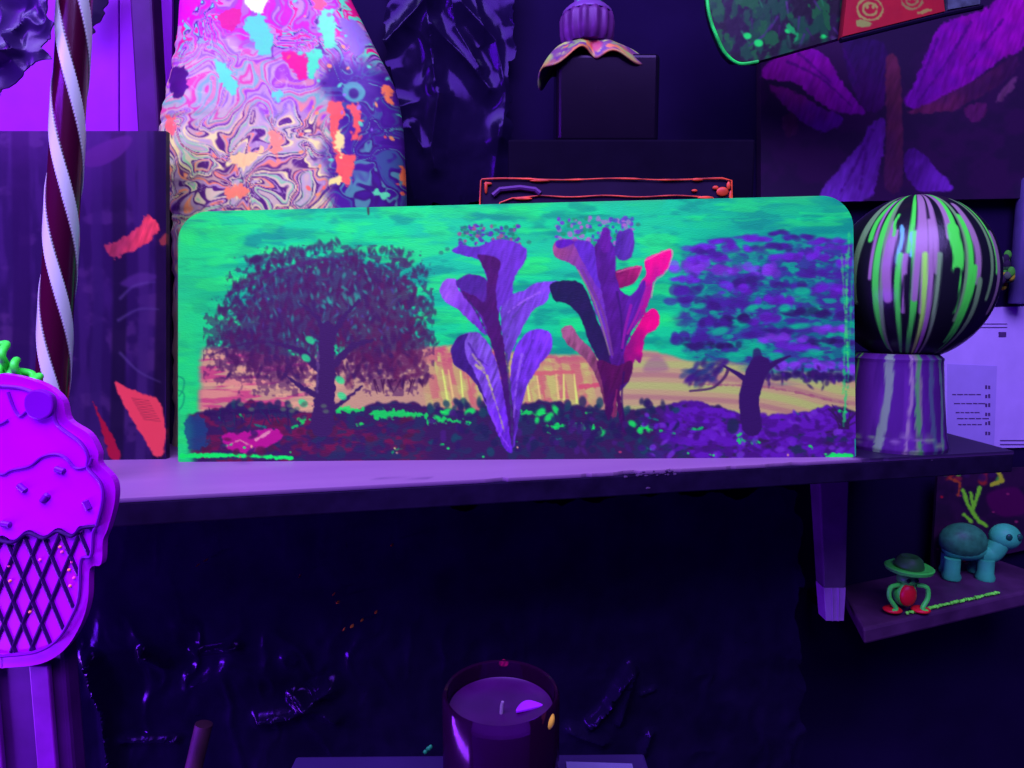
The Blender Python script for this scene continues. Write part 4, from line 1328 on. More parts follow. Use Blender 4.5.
# frame with orange edges standing behind the panel
YF = 0.785
fp = (YF, 0.0, 0.06)
fr_t = thing('acrylic_frame', PL(605, 449, fp), 'dark picture frame with orange rim lines, peeking over the middle of the painting', 'frame')
fz = ZS
fr_t.location.z = fz
LOC[fr_t.name] = np.array(fr_t.location)
A_, B_ = PL(480, 180, fp), PL(731, 180, fp)
zt_ = A_[2]
b = MB()
yof = 0.06 * (zt_ - ZS)
bot_l, bot_r = np.array([A_[0], YF, ZS]), np.array([B_[0], YF, ZS])
b.prism([bot_l, bot_r, B_, A_], (0, 0.014, 0))
b.build('frame_board', mat('dark_frame_board', (22, 8, 54), 0.5, spec=0.15, vary=0.2), fr_t, smooth=False, bevel=0.002)
OR = mat('orange_rim_paint', (214, 58, 52), 0.4, vary=0.7, scale=40)
b = MB()
off = np.array([0, -0.002, 0])


def fpt(x, y): return PL(x, y, fp) + off


rim = [fpt(480.5, 440), fpt(480.5, 300), fpt(480, 200)] + [fpt(481 + q, 181 - 1.5 * math.sin(q)) for q in (0.0, 1.2)] + [fpt(x, 179.6 + 0.8 * math.sin(x / 17)) for x in np.linspace(490, 722, 30)] + [fpt(731, 181), fpt(731.5, 200), fpt(731, 300), fpt(731, 440)]
b.tube(rim, [0.0007 + 0.0009 * (vnoise(np.array(i * 0.7), np.array(0.3), 9)) for i in range(len(rim))], 8)
b.build('outer_rim', OR, fr_t)
b = MB()
inn = [fpt(495, 430), fpt(495, 215), fpt(500, 203), fpt(512, 198.5), fpt(530, 197)] + [fpt(x, 196.6 + 0.8 * math.sin(x / 11)) for x in np.linspace(540, 690, 20)] + [fpt(712, 198), fpt(719, 206), fpt(721, 430)]
b.tube(inn, 0.0009, 8)
b.build('inner_rim', OR, fr_t)
for (x, y, rx, ry) in ((486, 188, 1.6, 6), (488, 184, 4, 1.6), (697, 180, 6, 1.6), (722, 192, 6, 4.5), (715, 188, 3, 2), (728, 186, 2, 4), (705, 198, 8, 1.6), (694, 191, 3, 1.4), (540, 181, 10, 1.5), (523, 199, 9, 1.6), (730, 196, 1.6, 5)):
    MB().ell(fpt(x, y), (rx * 0.00125, 0.0016, ry * 0.00125), nu=14, nv=8).build('paint_splash', OR, fr_t)
b = MB()
b.tube([fpt(493, 196), fpt(500, 190), fpt(520, 188), fpt(535, 190), fpt(540, 194)], 0.0035, 8)
b.build('curl', mat('violet_curl', (70, 24, 130), 0.4), fr_t)

# ================================================================== UPPER RIGHT: butterfly canvas, green-edged plaque, red plaque
Q4 = lambda pts: [(690 + x / 3.066, y / 3.066) for x, y in pts]
cv = Canvas(755, -60, 1110, 215, 1.2, (30, 10, 66))
X, Y = cv.X, cv.Y
cv.fill(sstep(0.45, 0.65, fbm(X / 30, Y / 24, 701, 4)) * 0.5, (46, 8, 84))


def pt(pts, c, c2=None, g=(1, 0), streak=0.2, rag=3.0):
    cv.poly(Q4(pts), c, 1, 1.8, 5, rag, c2, g, streak, seed=15)


pt([(222, 215), (270, 172), (370, 148), (425, 180), (472, 260), (530, 330), (522, 352), (440, 340), (380, 300), (320, 255), (230, 240)], (122, 4, 172), (92, 0, 158), (1, 0.3))
pt([(250, 262), (330, 285), (400, 330), (470, 360), (440, 395), (400, 402), (340, 370), (270, 300)], (96, 6, 130), (70, 0, 150), (0.5, 1))
pt([(660, 315), (690, 250), (740, 130), (780, 70), (900, 30), (940, 0), (1000, -40), (1100, -60), (1100, 60), (1020, 150), (960, 180), (850, 260), (720, 335)], (84, 4, 156), (126, 4, 176), (0.8, -0.6))
pt([(668, 345), (720, 322), (850, 260), (985, 175), (1010, 190), (985, 230), (900, 290), (800, 340)], (76, 16, 84), (46, 10, 80), (1, 0))
pt([(398, 605), (440, 540), (520, 440), (555, 380), (597, 368), (592, 470), (560, 590), (530, 620), (450, 645)], (92, 30, 196), (70, 14, 150), (1, -0.4))
pt([(658, 472), (700, 458), (760, 520), (804, 572), (770, 588), (700, 582), (660, 535)], (58, 10, 130), (92, 24, 196), (1, 0.3))
pt([(470, 130), (520, 120), (600, 140), (600, 300), (560, 345), (500, 280)], (34, 8, 84), (50, 6, 100), (0, 1), 0.2)
pt([(600, 190), (640, 188), (652, 400), (648, 570), (598, 570), (602, 380)], (72, 18, 72), (56, 14, 80), (0, 1), 0.2, 2)
pt([(840, 330), (900, 315), (905, 355), (865, 375)], (64, 12, 90))
pt([(285, 360), (320, 350), (330, 400), (295, 420)], (56, 16, 80))
pt([(940, 300), (990, 240), (1000, 255), (955, 310)], (80, 30, 110))
for pts in ([(470, 150), (520, 270)], [(300, 190), (400, 240), (500, 330)], [(330, 160), (430, 250)], [(760, 120), (720, 220), (690, 300)], [(860, 70), (780, 200), (700, 310)], [(960, 60), (850, 200)], [(560, 400), (500, 520), (450, 610)], [(540, 470), (520, 580)]):
    cv.line(smooth_poly(Q4(pts), closed=False), 3, 1, (52, 4, 110), 0.7, 2, rag=2)
WPc = wp(0.022)
b = MB()
painted_sheet(b, cv, WPc, [(761, y, 1090, y - 6) for y in np.linspace(-50, 203, 220)], 0.018, 280, (26, 10, 56), k=1.35)
o = b.build('butterfly_canvas', paint_mat('violet_brushed_canvas', 0.5, 0.3, 0.3, 120), smooth=False)
tag(o, 'dark canvas of a big magenta-winged butterfly hanging on the wall above the striped globe', 'painting')

cv = Canvas(695, -90, 860, 90, 1.5, (34, 20, 66))
X, Y = cv.X, cv.Y
cv.fill(sstep(0.42, 0.6, fbm(X / 18, Y / 22, 721, 4)), (44, 18, 92))
cv.fill(sstep(0.52, 0.62, fbm(X / 8, Y / 16 + X / 30, 725, 3)), (20, 84, 92))
cv.fill(sstep(0.58, 0.64, fbm(X / 9, Y / 12, 729, 3)), (20, 110, 84))
cv.a *= 0.62
for i in range(18):
    x, y = R.uniform(735, 835), R.uniform(-10, 48)
    cv.line([(x, y), (x + R.randn() * 5, y + R.uniform(6, 14))], 2.5, 1, [(70, 30, 130), (26, 100, 90), (60, 20, 100), (90, 40, 150)][R.randint(4)], 0.7, 1.5)
for (x, y, r) in ((176, 110, 4), (210, 132, 4.5), (410, 112, 2.5), (300, 95, 3)):
    cv.ell(690 + x / 3.066, y / 3.066, r, r * 0.8, 0.2, (12, 190, 110), 0.95, 1.5)
cv.line(Q4([(300, 80), (330, 110), (320, 130)]), 5, 2, (10, 140, 96), 0.9, 2, rag=3)
PQ = (0.86, 0.05, 0)
GP = smooth_poly(Q4([(52, -120), (52, 0), (62, 60), (80, 110), (108, 165), (150, 196), (208, 190)]), 6, False)
rows = []
ys = np.linspace(-62, 62, 120)
lt = [(q[0], q[1]) for q in GP]
for y in ys:
    l = float(np.interp(y, [q[1] for q in lt], [q[0] for q in lt]))
    # lower edge rises to the right
    r = 846 - max(0, (y - 36)) * 3.5
    rows.append((l, y, max(r, l + 1), y))
pl = thing('green_edged_plaque', PL(775, 66, PQ), 'dark rounded plaque with a bright green rim at the top of the butterfly canvas', 'plaque')
b = MB()
painted_sheet(b, cv, PQ, rows, 0.012, 130, (16, 14, 40))
b.build('board', paint_mat('dark_green_plaque_paint', 0.4, 0.3, 0.3, 100), pl, smooth=False)
b = MB()
rimp = [PL(x, y, PQ) + [0, -0.001, 0] for x, y in lt]
b.tube(rimp, [0.0022] * len(rimp), 8)
b.build('rim', mat('mint_rim', (30, 170, 100), 0.4, vary=0.5, scale=50), pl)['label'] = 'bright green rim'
b = MB()
hz = max(q[2] for q in rimp)
for xx in (735, 820):
    q = PL(xx, -62, PQ)
    b.tube([q + [0, 0.006, -0.005], q + [0, 0.006, 0.25]], 0.0012, 6)
b.build('hanging_cord', M['black'], pl)

cv = Canvas(835, -60, 990, 50, 1.8, (186, 22, 62))
cv.fill(0.5 * fbm(cv.X / 12, cv.Y / 12, 741, 3), (140, 10, 60))


def swirl(cx, cy, r, c):
    for rr, aa in ((r, 0.9), (r * 0.55, 0.9)):
        t = np.linspace(0.3, 6.6, 22)
        cv.line(np.stack([cx + rr * 1.15 * np.cos(t), cy + rr * np.sin(t)], 1), 2.4, 1.6, c, aa, 1.2, rag=1.5)
    cv.ell(cx - r * .25, cy - r * .2, 1.6, 2.2, 0, c, 0.9)
    cv.ell(cx + r * .3, cy - r * .2, 1.6, 2.2, 0, c, 0.9)


SW = (168, 148, 108)
swirl(870, 9, 11, SW); swirl(912, 0, 9, (150, 120, 100)); swirl(850, -18, 10, SW); swirl(890, -28, 11, SW); swirl(935, -30, 10, SW)
cv.poly(Q4([(510, 60), (560, 70), (540, 82), (512, 80)]), (150, 150, 110), 0.9, 1, 3, 2)
cv.line(Q4([(700, 40), (740, 30)]), 3, 2, SW, 0.8, rag=2)
PR = (0.845, 0.05, 0)
b = MB()
rows = []
for v in np.linspace(0, 1, 90):
    l = np.array([852 - 9.5 * v + 0, -52 + (36.5 + 52) * v])
    r = np.array([937 + 8 * v, -52 + (11 + 52) * v])
    rows.append((l[0], l[1], r[0], r[1]))
painted_sheet(b, cv, PR, rows, 0.012, 110, (90, 10, 40), k=0.66)
rp_ = thing('red_plaque', PL(893, 24, PR), 'red plaque with pale swirl faces beside the green-rimmed plaque', 'plaque')
b.build('board', paint_mat('red_plaque_paint', 0.45, 0.3, 0.2, 100), rp_, smooth=False)
b = MB()
b.prism([PL(947, -52, PR), PL(984, -52, PR), PL(980, 4, PR), PL(948, 9.5, PR)], (0, 0.012, 0))
b.build('side_board', mat('blue_grey_board', (56, 50, 110), 0.5, vary=0.7, scale=60), rp_, smooth=False)
b = MB()
b.tube([PL(842, 39, PR) + [0, 0.004, 0], PL(893, 26, PR) + [0, 0.004, 0], PL(946, 13, PR) + [0, 0.004, 0], PL(984, 5, PR) + [0, 0.004, 0]], 0.0035, 8)
b.build('bottom_rail', M['black'], rp_)
b = MB()
for xx in (862, 930):
    q = PL(xx, -52, PR)
    b.tube([q + [0, 0.006, -0.006], q + [0, 0.006, 0.25]], 0.0012, 6)
b.build('hanging_cord', M['black'], rp_)

# ================================================================== LOWER RIGHT: ledge with frog and turtle
Q8 = lambda x, y: (800 + x / 2.34, 440 + y / 2.34)
ldir = np.array([1.0, 0.33, 0.0]) / math.hypot(1, 0.33)
A0 = PL(863, 629, 0.865)                                  # front-left-top corner
zl = A0[2]
A1 = A0 + ldir * 0.42
A1 = np.array([A1[0], A1[1], zl + 0.012])
dep = np.array([-0.33, 1.0, 0]) / math.hypot(1, 0.33) * 0.125
lt_ = 0.024
led = thing('display_ledge', (A0 + A1) / 2 + dep / 2 - [0, 0, lt_], 'narrow purple wooden ledge carrying the frog and turtle figurines', 'ledge')
b = MB()
c_ = np.array([0.007, 0, 0])
b.prism([A0, A1, A1 + dep, A0 + dep + ldir * 0.085], (0.003, 0, -lt_))
b.build('ledge_board', mat('purple_grey_wood', (66, 26, 108), 0.6, vary=0.35, scale=25, bump=0.4), led, smooth=False, bevel=0.004)
for tt in (0.12, 0.85):
    q = A0 + (A1 - A0) * tt + dep * 0.8
    q[2] -= lt_
    wy = wall_y(q[0])
    MB().box((q[0], (q[1] + wy) / 2, q[2] - 0.008), (0.014, wy - q[1], 0.016)).build('support_arm', M['black'], led, smooth=False)


def on_ledge(px, py=None, back=0.03):
    """point on the ledge top at photo column px, `back` behind its front edge"""
    d_ = ray(px, 600)
    dd = dep / np.linalg.norm(dep)
    p0 = A0 + dd * back
    # solve p0 + s*ldir in column px
    r = d_[0] / d_[1]
    s_ = (r * p0[1] - p0[0]) / (ldir[0] - r * ldir[1])
    p_ = p0 + ldir * s_
    p_[2] = zl + 0.012 * s_ / 0.42
    return p_


def proj(p_):
    q_ = np.array(p_) - [0, 0, CZ]
    f_ = q_[1] * CP - q_[2] * SP
    u_ = q_[1] * SP + q_[2] * CP
    return 512 + F * q_[0] / f_, 384 - F * u_ / f_


def back_for(px, py):
    lo_, hi_ = 0.0, 0.12
    for _ in range(40):
        m = (lo_ + hi_) / 2
        if proj(on_ledge(px, back=m))[1] > py: lo_ = m
        else: hi_ = m
    return lo_


# backboard with painted splashes
cv = Canvas(920, 455, 1075, 620, 1.6, (40, 14, 74))
cv.fill(sstep(0.45, 0.6, fbm(cv.X / 16, cv.Y / 16, 801, 3)) * 0.7, (56, 16, 92))
cv.poly([Q8(x, y) for x, y in ((440, 125), (500, 110), (524, 130), (540, 165), (480, 180), (445, 160))], (84, 6, 110), 0.9, 3)
for i in range(16):
    x = R.uniform(945, 1040)
    cv.ell(x, R.uniform(470, 482), R.uniform(2, 5), R.uniform(1.5, 4), R.rand() * 3, [(190, 40, 60), (80, 180, 90), (190, 150, 60), (60, 20, 120), (170, 30, 90)][R.randint(5)], 0.8, 2)
YG = (132, 196, 74)
for pts, w in (([(382, 118), (392, 150), (405, 170), (420, 190), (435, 200)], 4.5), ([(420, 112), (412, 140), (402, 165)], 4.5), ([(400, 125), (405, 165)], 3.5), ([(385, 175), (400, 190)], 4)):
    cv.line([Q8(x, y) for x, y in pts], w, w * 0.8, YG, 1, 1.2, rag=1.5)
cv.line([Q8(x, y) for x, y in ((465, 75), (472, 95), (450, 105))], 5, 4, (196, 170, 70), 1, 1.2, rag=1.5)
cv.line([Q8(x, y) for x, y in ((352, 90), (375, 100), (370, 130))], 3, 2, (180, 60, 60), 1, 1.2, rag=1.5)
for i in range(14):
    cv.ell(R.uniform(930, 1050), R.uniform(490, 600), R.uniform(.8, 1.6), R.uniform(.8, 1.4), 0, [(200, 20, 70), (90, 60, 220), (170, 40, 150)][R.randint(3)], 0.9)
qb = on_ledge(985, back=0.114)
bbp = (qb[1] - 0.33 * qb[0], 0.33, 0.0)
BLp, BRp = proj(on_ledge(932, back=0.114)), proj(on_ledge(1064, back=0.114))
b = MB()
rows = []
for v in np.linspace(0, 1, 110):
    rows.append((938 - 6 * v, 471 + (BLp[1] - 471) * v, 1064, 466 + (BRp[1] - 466) * v))
painted_sheet(b, cv, bbp, rows, 0.006, 110, (30, 12, 60))
o = b.build('splashed_backboard', paint_mat('dark_splashed_paint', 0.5, 0.3, 0.3, 100), smooth=False)
tag(o, 'dark purple board with yellow-green and red paint splashes standing behind the turtle', 'board')

# frog in a hat
fb = on_ledge(906, back=back_for(906, 611))
s = fb[1] / ray(906, 590)[1] / F           # metres per px there
Y0 = fb[1]
frog = thing('frog_figurine', fb, 'small frog figurine in a wide green hat, sitting on the purple ledge', 'figurine')
FG = mat('frog_green', (64, 176, 110), 0.4)
FO = mat('frog_olive', (40, 78, 66), 0.5)
FR = mat('frog_red', (196, 18, 56), 0.4)


def F3(px, py, dy=0.0):
    return np.array([fb[0] + (px - 906) * s, Y0 + dy, fb[2] + (611 - py) * s])


b = MB().ell(F3(904, 592), (11 * s, 9 * s, 14 * s)); b.ell(F3(906, 577), (10 * s, 9 * s, 8 * s)); b.build('body', FG, frog)
b = MB().ell(F3(904, 592, -5 * s), (8.5 * s, 6 * s, 11.5 * s)); b.build('belly', FR, frog)['label'] = 'red belly'
for sg, name in ((-1, 'arm'), (1, 'arm')):
    b = MB().tube(smooth_poly([F3(904 + sg * 9, 582, -4 * s), F3(904 + sg * 18, 584, -6 * s), F3(904 + sg * 19, 594, -7 * s), F3(904 + sg * 13, 604, -9 * s), F3(904 + sg * 17, 607, -10 * s)], 4, False), 2.2 * s, 8)
    b.build(name, FG, frog)
for sg in (-1, 1):
    b = MB().ell(F3(904 + sg * 14, 607, -5 * s), (9 * s, 8 * s, 3 * s)); b.build('foot', FR, frog)
b = MB()
b.lathe([(0.5 * s, 566), (21 * s, 568)][:0] + [(1 * s, -2 * s), (15 * s, -2.5 * s), (20.5 * s, 0), (21.5 * s, 3 * s), (20 * s, 4 * s), (14 * s, 2.5 * s), (12 * s, 3 * s)], F3(907, 568), 40, rf=lambda t, z, r: 1 + 0.03 * math.cos(2 * t))
b.build('hat_brim', FG, frog)
b = MB()
b.lathe([(13 * s, 1.5 * s), (13 * s, 5 * s), (11.5 * s, 11 * s), (8 * s, 14 * s), (5 * s, 13 * s), (0.5 * s, 12 * s)], F3(907, 568), 32)
b.build('hat_crown', FO, frog)
for sg in (-1, 1):
    b = MB().ell(F3(906 + sg * 4, 576, -8.5 * s), (2 * s, 1.6 * s, 2 * s)); b.build('eye', M['black'], frog)

# turtle
tbk = min(0.09, back_for(972, 576))
tb = on_ledge(972, back=tbk)
s2 = tb[1] / ray(972, 570)[1] / F
turt = thing('turtle_figurine', tb, 'pale teal turtle figurine with domed shell, standing right of the frog', 'figurine')
TB_ = mat('turtle_teal', (56, 140, 190), 0.5, vary=0.2)
TS = mat('turtle_shell', (44, 94, 126), 0.5, vary=0.35, scale=90)


def T3(px, py, dy=0.0):
    pz = PL(px, py, float(tb[1]))
    return np.array([pz[0], tb[1] + dy, pz[2]])


zbot = tb[2]
b = MB()
b.ell(T3(965, 549), (22 * s2, 14 * s2, 11 * s2))
b.tube(smooth_poly([T3(976, 553, -3 * s2), T3(988, 552, -4 * s2), T3(995, 542, -5 * s2), T3(1000, 534, -5 * s2)], 4, False), [9 * s2] * 13, 12)
b.build('body', TB_, turt)
b = MB()
b.ell(T3(963, 541), (22 * s2, 17 * s2, 18 * s2)); b.build('shell', TS, turt)
hd = T3(1001, 535, -5 * s2)
b = MB().ell(hd, (14 * s2, 12 * s2, 13 * s2)); h_ = b.build('head', TB_, turt)
for dx in (-5, 5):
    b = MB().ell(hd + np.array([dx * s2 + s2, -10.5 * s2, 3 * s2]), (3 * s2, 2 * s2, 3.4 * s2)); b.build('eye', mat('turtle_eye', (20, 60, 96), 0.3), h_)
for (px, dy) in ((948, -6), (980, -8), (955, 9), (984, 9)):
    q = T3(px, 562, dy * s2)
    q2 = q.copy()
    q2[2] = max(zbot, on_ledge(px, back=tbk + dy * s2)[2])
    b = MB().tube([q + [0, 0, 6 * s2], (q + q2) / 2, q2 + [0, 0, 3 * s2], q2], [7 * s2, 7 * s2, 8.5 * s2, 8 * s2], 14)
    b.build('leg', TB_, turt)

# pale green lumpy trim along the ledge front
b = MB()
for i in range(60):
    px = 909 + i * 1.5
    q = on_ledge(px + R.randn() * 0.6, back=0.007 + R.uniform(0, 0.002))
    b.ell(q + [0, 0, 0.0036], (R.uniform(0.0016, 0.0034), 0.0028, R.uniform(0.0016, 0.0030)), nu=9, nv=6)
o = b.build('bead_string', mat('pale_green_beads', (110, 196, 104), 0.5, vary=0.4, scale=120), smooth=True)
tag(o, 'string of pale green lumps lying along the front of the ledge', 'string')

# ================================================================== FRONT LEFT: ice cream sign
YI = 0.45
sign = thing('ice_cream_sign', (PL(4, 600, YI)[0], YI + 0.012, 0.0), 'flat violet ice cream cone sign on a post in front of the shelf', 'sign')


def mirror(pts):
    r = [(x, y) for x, y in pts]
    return r + [(-x + 4, y) for x, y in reversed(r)]


IM = mat('violet_sign_acrylic', (152, 0, 252), 0.3, spec=0.3, vary=0.05, k=1.6)
IL = mat('deep_violet_line', (104, 0, 200), 0.4, vary=0.05, k=1.3)
ID = mat('waffle_line', (44, 0, 110), 0.4, vary=0.05)
IB = mat('sign_rim', (160, 2, 250), 0.3, spec=0.3, vary=0.05, k=1.4)
IS = mat('scoop_violet', (154, 0, 250), 0.3, spec=0.3, vary=0.06, k=1.6)
OUT = [(4, 374), (24, 378), (46, 386), (62, 400), (68, 420), (88, 434), (98, 452), (99, 464), (113, 480), (115, 500), (108, 528), (103, 541), (101, 564), (90, 569), (88, 600), (80, 626), (64, 650), (40, 664), (4, 668)]
INN = [(4, 386), (22, 388), (42, 396), (53, 406), (57, 424), (80, 442), (88, 456), (88, 468), (100, 482), (103, 498), (97, 524), (93, 534), (91, 556), (81, 560), (79, 596), (71, 618), (57, 640), (36, 652), (4, 656)]
sm1 = smooth_poly(mirror(OUT), 5)
b = MB()
b.prism([PL(x, y, YI) for x, y in sm1[::-1]], (0, 0.006, 0))
b.build('back_plate', IB, sign, bevel=0.0015, smooth=False)


def slab(name, pts, y, th, m, parent=sign, smooth=4, bev=0.0012):
    pp = smooth_poly(pts, smooth) if smooth else pts
    b = MB()
    b.prism([PL(x, q, y) for x, q in pp[::-1]], (0, th, 0))
    return b.build(name, m, parent, bevel=bev, smooth=False)


SCO = [q for q in INN if q[1] < 530] + [(95, 528), (80, 526), (72, 534), (58, 528), (44, 536), (28, 530), (14, 540), (4, 536)]
slab('scoop', mirror(SCO), YI - 0.004, 0.0045, IS)
CON = [(4, 532), (30, 530), (60, 530), (90, 530), (90, 556), (80, 560), (78, 596), (70, 618), (56, 640), (36, 650), (4, 654)]
cone = slab('waffle_cone', mirror(CON), YI - 0.002, 0.0025, IM)
slab('cherry', [(24, 398), (30, 391), (40, 390), (50, 395), (53, 405), (50, 415), (40, 420), (29, 417), (24, 408)], YI - 0.008, 0.005, IL)


def cord(name, pts, y, r, m, parent=sign, closed=False, n=5):
    pp = smooth_poly(pts, n, closed)
    b = MB().tube([PL(x, q, y) for x, q in pp], r, 6, closed)
    return b.build(name, m, parent)


o = cord('outline', mirror(INN), YI - 0.0046, 0.0012, IL, closed=True)
cord('swirl_line', [(-60, 470), (-30, 462), (0, 474), (12, 470), (30, 466), (42, 457), (56, 454), (66, 458), (76, 468), (88, 466), (92, 458)], YI - 0.0045, 0.0011, IL)
cord('swirl_line', [(8, 392), (14, 408), (20, 416), (26, 412)], YI - 0.0045, 0.0011, IL)
cord('swirl_line', [(-40, 420), (-20, 428), (0, 424), (8, 420)], YI - 0.0045, 0.0010, IL)
for (x, y, a) in ((45, 498, -0.9), (87, 505, 1.1), (60, 470, 0.3), (6, 524, 0.15), (22, 488, 0.7), (-30, 500, -0.5), (-62, 490, 0.9), (-85, 510, -1.0), (-40, 450, 0.4)):
    c, q = math.cos(a) * 5.5, math.sin(a) * 5.5
    b = MB()
    P0, P1 = PL(x - c, y - q, YI - 0.0046), PL(x + c, y + q, YI - 0.0046)
    d_ = (P1 - P0)
    b.tube([P0, P0 + d_ * 0.12, P0 + d_ * 0.88, P1], [0.0012, 0.0024, 0.0024, 0.0012], 10)
    b.build('sprinkle', IL, sign)
# lattice of the waffle, clipped to the cone
conp = smooth_poly(mirror(CON), 4)


def inside(x, y):
    r = False
    for i in range(len(conp)):
        a, c = conp[i], conp[(i + 1) % len(conp)]
        if (a[1] > y) != (c[1] > y) and x < (c[0] - a[0]) * (y - a[1]) / (c[1] - a[1]) + a[0]: r = not r
    return r


b = MB()
for sg in (-1, 1):
    for k in range(-14, 15):
        x0 = 4 + k * 19
        run = []
        for y in np.linspace(533, 652, 60):
            x = x0 + sg * (y - 533) * 0.42
            if inside(x, y):
                run.append(PL(x, y, YI - 0.0024))
            elif run:
                break
        if len(run) > 3: b.tube(run, 0.0015, 6)
b.build('lattice', ID, cone)
cord('scoop_edge', [(-84, 532), (-60, 530), (-40, 538), (-16, 532), (0, 540), (14, 542), (28, 533), (44, 538), (58, 531), (72, 536), (82, 528), (97, 526)], YI - 0.0045, 0.0014, ID)
for (x, y, c) in ((60, 547, 0), (72, 562, 1), (69, 570, 0), (10, 581, 0), (74, 578, 1), (30, 612, 0), (40, 560, 1), (9, 566, 1), (62, 552, 1), (70, 586, 0)):
    b = MB().ell(PL(x, y, YI - 0.003), (0.0012, 0.001, 0.0012), nu=8, nv=6)
    b.build('glitter', mat('pink_glitter', [(255, 110, 130), (250, 60, 220)][c], 0.2), cone)
# post
zpt = PL(20, 664, YI)[2]
x0, x1 = PL(-40, 700, YI)[0], PL(56, 700, YI)[0]
b = MB()
b.box(((x0 + x1) / 2, YI + 0.020, (zpt + 0.03) / 2 + 0.01), ((x1 - x0), 0.016, zpt + 0.01 - 0.0))
pst = b.build('post', mat('dark_violet_post', (66, 8, 130), 0.4, vary=0.4, scale=18), sign, smooth=False, bevel=0.003)
b = MB()
for (xa, xb) in ((-22, -8), (26, 47)):
    A = PL((xa + xb) / 2, 720, YI)[0]
    b.box((A, YI + 0.008, zpt / 2), ((xb - xa) * 0.0007, 0.004, zpt - 0.01))
b.build('post_stripe', mat('violet_post_stripe', (116, 12, 206), 0.4, vary=0.25, scale=30), pst, smooth=False, bevel=0.001)
b = MB()
b.lathe([(0.10, 0), (0.10, 0.012), (0.09, 0.02), (0.02, 0.022)], ((x0 + x1) / 2, YI + 0.02, 0), 40)
b.build('foot_plate', M['black'], sign)

# neon green garland on the shelf behind the sign's top
YG_ = 0.505
gar = thing('green_garland', PL(15, 385, YG_), 'neon green twisted cord bunched on top of the ice cream sign', 'garland')
GM = mat('neon_green_cord', (64, 226, 96), 0.4, vary=0.3, scale=80)
zc = lambda x, y: PL(x / 2.745, 200 + y / 2.745, 0.462)
for pts in ([(-40, 410), (0, 395), (14, 410), (20, 435), (8, 455), (12, 490), (26, 505), (32, 480), (24, 450), (45, 440), (54, 460), (48, 485)], [(50, 470), (75, 480), (92, 500), (108, 492), (100, 485), (80, 488)], [(-60, 440), (-20, 450), (0, 480), (-10, 500)]):
    p3 = [zc(x, y) + [0, 0.005 * math.sin(i * 0.35), 0] for i, (x, y) in enumerate(smooth_poly(pts, 5, False))]
    MB().tube(p3, 0.0026, 10).build('cord', GM, gar)
zg = [zc(x, y) + [0, 0.008, 0] for x, y in ((-40, 440), (10, 470), (60, 500))]
MB().tube(zg, 0.004, 8).build('wire', mat('dull_mint_cord', (60, 150, 150), 0.5), gar)

# ================================================================== LOWER CENTRE: stand, candle jar, bits
ZT = PL(500, 690, 0.384)[2] - 0.092
tA, tB = PZ(296, 756, ZT), PZ(644, 753, ZT)
td = (tB - tA) / np.linalg.norm(tB - tA)
tnv = np.array([td[1], -td[0], 0])
stand = thing('side_stand', (tA + tB) / 2 + tnv * 0.12 - [0, 0, ZT], 'low dim violet-topped stand under the candle jar at the bottom', 'table')
b = MB()
b.prism([tA + tnv * 0.24, tB + tnv * 0.24, tB, tA], (0, 0, -0.018))
b.build('stand_top', mat('dim_indigo_top', (48, 20, 128), 0.5, vary=0.15, scale=12, k=0.6), stand, smooth=False, bevel=0.002)
for (cx_, dd) in ((tA + td * 0.02, 0.02), (tA + td * 0.02, 0.22), (tB - td * 0.02, 0.02), (tB - td * 0.02, 0.22)):
    q = cx_ + tnv * dd
    b = MB()
    b.box((q[0], q[1], (ZT - 0.018) / 2), (0.022, 0.022, ZT - 0.018))
    b.build('leg', M['black'], stand, smooth=False, bevel=0.002)

jc = PL(501, 690, 0.384)
jc = np.array([jc[0], 0.384, ZT])
jr = 58.5 / F * (0.384 / ray(501, 690)[1])
jh = 0.092
gm = bpy.data.materials.new('purple_tinted_glass')
gm.use_nodes = True
nt = gm.node_tree
nt.nodes.clear()
out = nt.nodes.new('ShaderNodeOutputMaterial')
tr = nt.nodes.new('ShaderNodeBsdfTransparent')
tr.inputs['Color'].default_value = (0.80, 0.62, 0.94, 1)
gl = nt.nodes.new('ShaderNodeBsdfGlossy')
gl.inputs['Roughness'].default_value = 0.12
gl.inputs['Color'].default_value = (0.45, 0.3, 0.6, 1)
lw = nt.nodes.new('ShaderNodeLayerWeight')
lw.inputs['Blend'].default_value = 0.25
df = nt.nodes.new('ShaderNodeBsdfDiffuse')
df.inputs['Color'].default_value = (*alb((90, 14, 140)), 1)
m1 = nt.nodes.new('ShaderNodeMixShader')
m2 = nt.nodes.new('ShaderNodeMixShader')
m2.inputs[0].default_value = 0.08
nt.links.new(tr.outputs[0], m2.inputs[1])
nt.links.new(df.outputs[0], m2.inputs[2])
nt.links.new(lw.outputs['Fresnel'], m1.inputs[0])
nt.links.new(m2.outputs[0], m1.inputs[1])
nt.links.new(gl.outputs[0], m1.inputs[2])
nt.links.new(m1.outputs[0], out.inputs['Surface'])
jar = thing('candle_jar', jc, 'glass candle jar with dark plum wax and an unlit wick on the stand', 'candle')
b = MB()
b.lathe([(0.001, 0.0), (jr - 0.006, 0), (jr - 0.001, 0.003), (jr, 0.010), (jr, jh - 0.002), (jr - 0.0012, jh), (jr - 0.0028, jh - 0.001), (jr - 0.0032, jh - 0.006), (jr - 0.0032, 0.009), (jr - 0.008, 0.006), (0.001, 0.006)], jc, 72)
b.build('glass', gm, jar)
b = MB()
wz = jh - 0.0138
